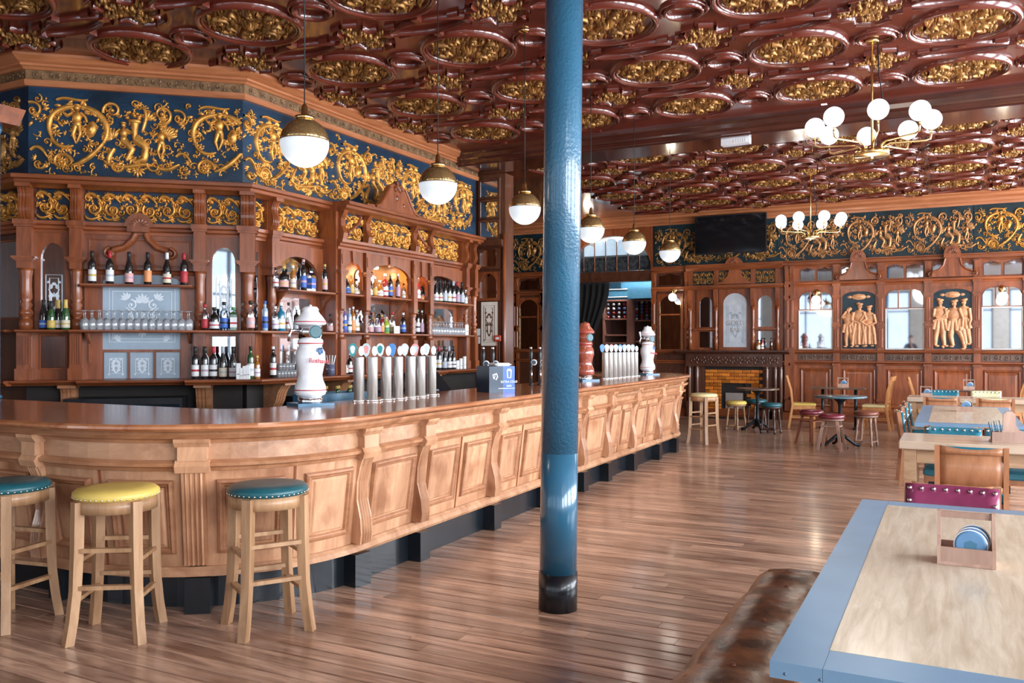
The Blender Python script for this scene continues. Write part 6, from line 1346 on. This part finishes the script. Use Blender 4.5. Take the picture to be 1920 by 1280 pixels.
# ---- table caddies
def caddy(x, y, z, rz, label, coasters=True, sc=1.0):
    e = empty('table_caddy', (x, y, z+e_), R(rz), label, 'caddy', 'wooden table caddies'); e.scale = (sc, sc, sc); m = M['pinkoak']
    MB().box(-.083, .083, -.07, .07, 0, .012).build('base', m, e); MB().box(-.083, .083, -.07, -.058, .012, .065).build('front_board', m, e); MB().box(-.083, .083, .058, .07, .012, .065).build('back_board', m, e)
    for s in (-1, 1): MB().prism([(-.07, .0), (.07, .0), (.07, .07), (.03, .10), (.02, .19), (-.02, .19), (-.03, .10), (-.07, .07)], 0, .012).build('side_board', m, e, loc=(-.0832 if s < 0 else .0952, 0, 0), rot=(0, 0, R(90)))
    MB().box(-.084, .084, -.012, .012, .165, .187).build('handle', m, e)
    if coasters:
        for k in range(3):
            cst = MB().lathe([(.056, 0), (.057, .001), (.057, .003), (.056, .004), (.001, .004)], n=28).build('coaster', M['paper'], e, loc=(.015+.005*k, -.035+.022*k, .072+.006*k), rot=(R(78), 0, 0)); MB().lathe([(.045, .0041), (.053, .0042), (.053, .0046), (.045, .0046)], n=28).build('blue_ring', flat('coaster_blue', (.10, .22, .38), .5), cst)
            if k == 0: MB().prism([(-.02, -.012), (.02, -.012), (.02, .006), (.024, .006), (0, .018), (-.024, .006), (-.02, .006)], -.0005, .0005).build('house_mark', M['room_blue'], cst, loc=(0, 0, .0048), rot=(R(-90), 0, 0))
    return e
p = onZ(1811, 1055, .75); caddy(p.x, p.y, .751, 0, 'wooden caddy of blue coasters on the nearest zinc table', True, 1.05)
p = onZ(1809, 771, .75); caddy(p.x, p.y, .751, 0, 'wooden caddy on the second zinc table', True, 1.0); caddy(-.35, 15.3, .78, 0, 'wooden caddy on the farthest oak table', True, .9)
caddy(-1.85, 17.6, .80, 0, 'wooden caddy on the dark table between slat chairs', True, 1.0); caddy(.3, 17.65, .80, 0, 'wooden caddy on the farthest dark table', True, 1.0)
p = onZ(1893, 830, .78); mh = empty('menu_holder', (p.x, p.y+.05, .7808), R(6), 'wooden holder of striped menus on the nearer oak table', 'menu holder')
MB().prism([(-.14, 0), (.14, 0), (.14, .09), (.08, .10), (.05, .14), (.045, .24), (.02, .26), (-.02, .26), (-.045, .24), (-.05, .10), (-.14, .09)], -.012, .012).build('upright', M['pinkoak'], mh); MB().box(-.14, .14, -.09, .09, 0, .015).build('base', M['pinkoak'], mh); MB().box(-.14, .14, -.09, -.075, .015, .09).build('front_board', M['pinkoak'], mh)
for k in range(5): MB().box(-.15+.02*k, -.148+.02*k, -.06, -.015, .016, .17).build('menu', M['paper'] if k % 2 else M['room_blue'], mh, loc=(.02, 0, .035), rot=(0, R(-12), 0))
# ---- post and counter screen at the far left
gp = empty('counter_screen', (-7.22, 4.45, 0), 0, 'slim blue iron post and wooden screen standing on the counter at the left edge', 'screen')
MB().lathe([(.045, TOPZ), (.045, TOPZ+.02), (.030, TOPZ+.03), (.030, 3.40), (.045, 3.43), (.045, 3.47)], n=18).build('iron_post', M['colblue'], gp)
MB().box(-.75, -.07, -.04, .06, TOPZ, 3.47).build('screen_board', M['mahog'], gp)
for z in (TOPZ, 1.75, 2.9, 3.2): MB().mould([(-.04, z), (-.07, z+.01), (-.08, z+.05), (-.04, z+.06)], -.75, -.05).build('moulding', M['mahog_x'], gp)
MB().mould([(.10, 3.47), (-.08, 3.47), (-.10, 3.52), (-.15, 3.56), (-.18, 3.62), (.16, 3.62), (.12, 3.52)], -.9, .16).build('cornice', M['mahog_x'], gp)
# ---- photographer, seen only in the far mirror
def person():
    e = empty('person', (-1.46, -.35, 0), 0, 'man in dark shirt with folded arms, seen reflected in the far mirror', 'person')
    V = [(0, 0, .95), (0, 0, 1.12), (0, .0, 1.30), (0, .0, 1.44), (0, .01, 1.52), (0, .02, 1.60), (0, .02, 1.70), (0, .02, 1.76),
         (-.17, 0, 1.41), (-.24, .06, 1.16), (-.10, .20, 1.13), (.08, .22, 1.15), (.17, 0, 1.41), (.25, .06, 1.16), (.12, .20, 1.22), (.02, .18, 1.40), (.01, .15, 1.50),
         (-.09, 0, .90), (-.11, .02, .50), (-.12, 0, .09), (-.13, .14, .04), (.09, 0, .90), (.11, .02, .50), (.12, 0, .09), (.13, .14, .04)]
    E_ = [(0, 1), (1, 2), (2, 3), (3, 4), (4, 5), (5, 6), (6, 7), (3, 8), (8, 9), (9, 10), (10, 11), (3, 12), (12, 13), (13, 14), (14, 15), (15, 16), (0, 17), (17, 18), (18, 19), (19, 20), (0, 21), (21, 22), (22, 23), (23, 24)]
    rad = [.15, .135, .16, .10, .055, .075, .092, .06, .075, .05, .04, .04, .075, .05, .04, .035, .03, .10, .065, .045, .04, .10, .065, .045, .04]
    me = bpy.data.meshes.new('body'); me.from_pydata(V, E_, []); o = link('body', me, e); md = o.modifiers.new('skin', 'SKIN')
    for i, q in enumerate(rad): me.skin_vertices[0].data[i].radius = (q, q*(.75 if i < 4 else 1))
    me.skin_vertices[0].data[0].use_root = True; o.modifiers.new('sub', 'SUBSURF').levels = 2; o.modifiers['sub'].render_levels = 2
    dg = bpy.context.evaluated_depsgraph_get(); m2 = bpy.data.meshes.new_from_object(o.evaluated_get(dg)); o.modifiers.clear(); o.data = m2
    for m in (flat('dark_shirt', (.02, .03, .05), .8), flat('skin', (.45, .25, .17), .5), flat('dark_trousers', (.03, .03, .04), .8)): m2.materials.append(m)
    for pl in m2.polygons:
        c = pl.center; pl.use_smooth = True; arm = c.y > .10 and 1.05 < c.z < 1.5
        pl.material_index = 1 if c.z > 1.49 or arm else (2 if c.z < .95 else 0)
    MB().ell(0, .0, 1.76, .095, .105, .075, 14, 8).build('hair', flat('brown_hair', (.06, .03, .02), .7), e); MB().ell(0, .115, 1.665, .014, .02, .025).build('nose', m2.materials[1], e)
    for s in (-1, 1): MB().ell(s*.035, .095, 1.695, .014, .012, .009).build('eye', M['black'], e); MB().ell(s*.095, .02, 1.68, .014, .025, .035).build('ear', m2.materials[1], e)
    MB().ell(0, .10, 1.625, .028, .012, .008).build('mouth', flat('lips', (.35, .12, .10), .5), e)
    for bx_, by_, bz_, d_ in ((.01, .17, 1.50, (0, -.2, 1)), (.08, .22, 1.15, (1, .1, .3))):
        for k in range(5):
            d = Vector(d_).normalized(); sd = Vector((1, 0, 0)) if d.z > .8 else Vector((0, 0, 1)); q = Vector((bx_, by_, bz_))+sd*(.018*(k-2)); ln = (.05, .07, .075, .07, .055)[k]; MB().tube([q, q+d*ln*.6, q+d*ln+Vector((0, -.012, 0))], [.010, .009, .007], 7).build('finger', m2.materials[1], e)
person()
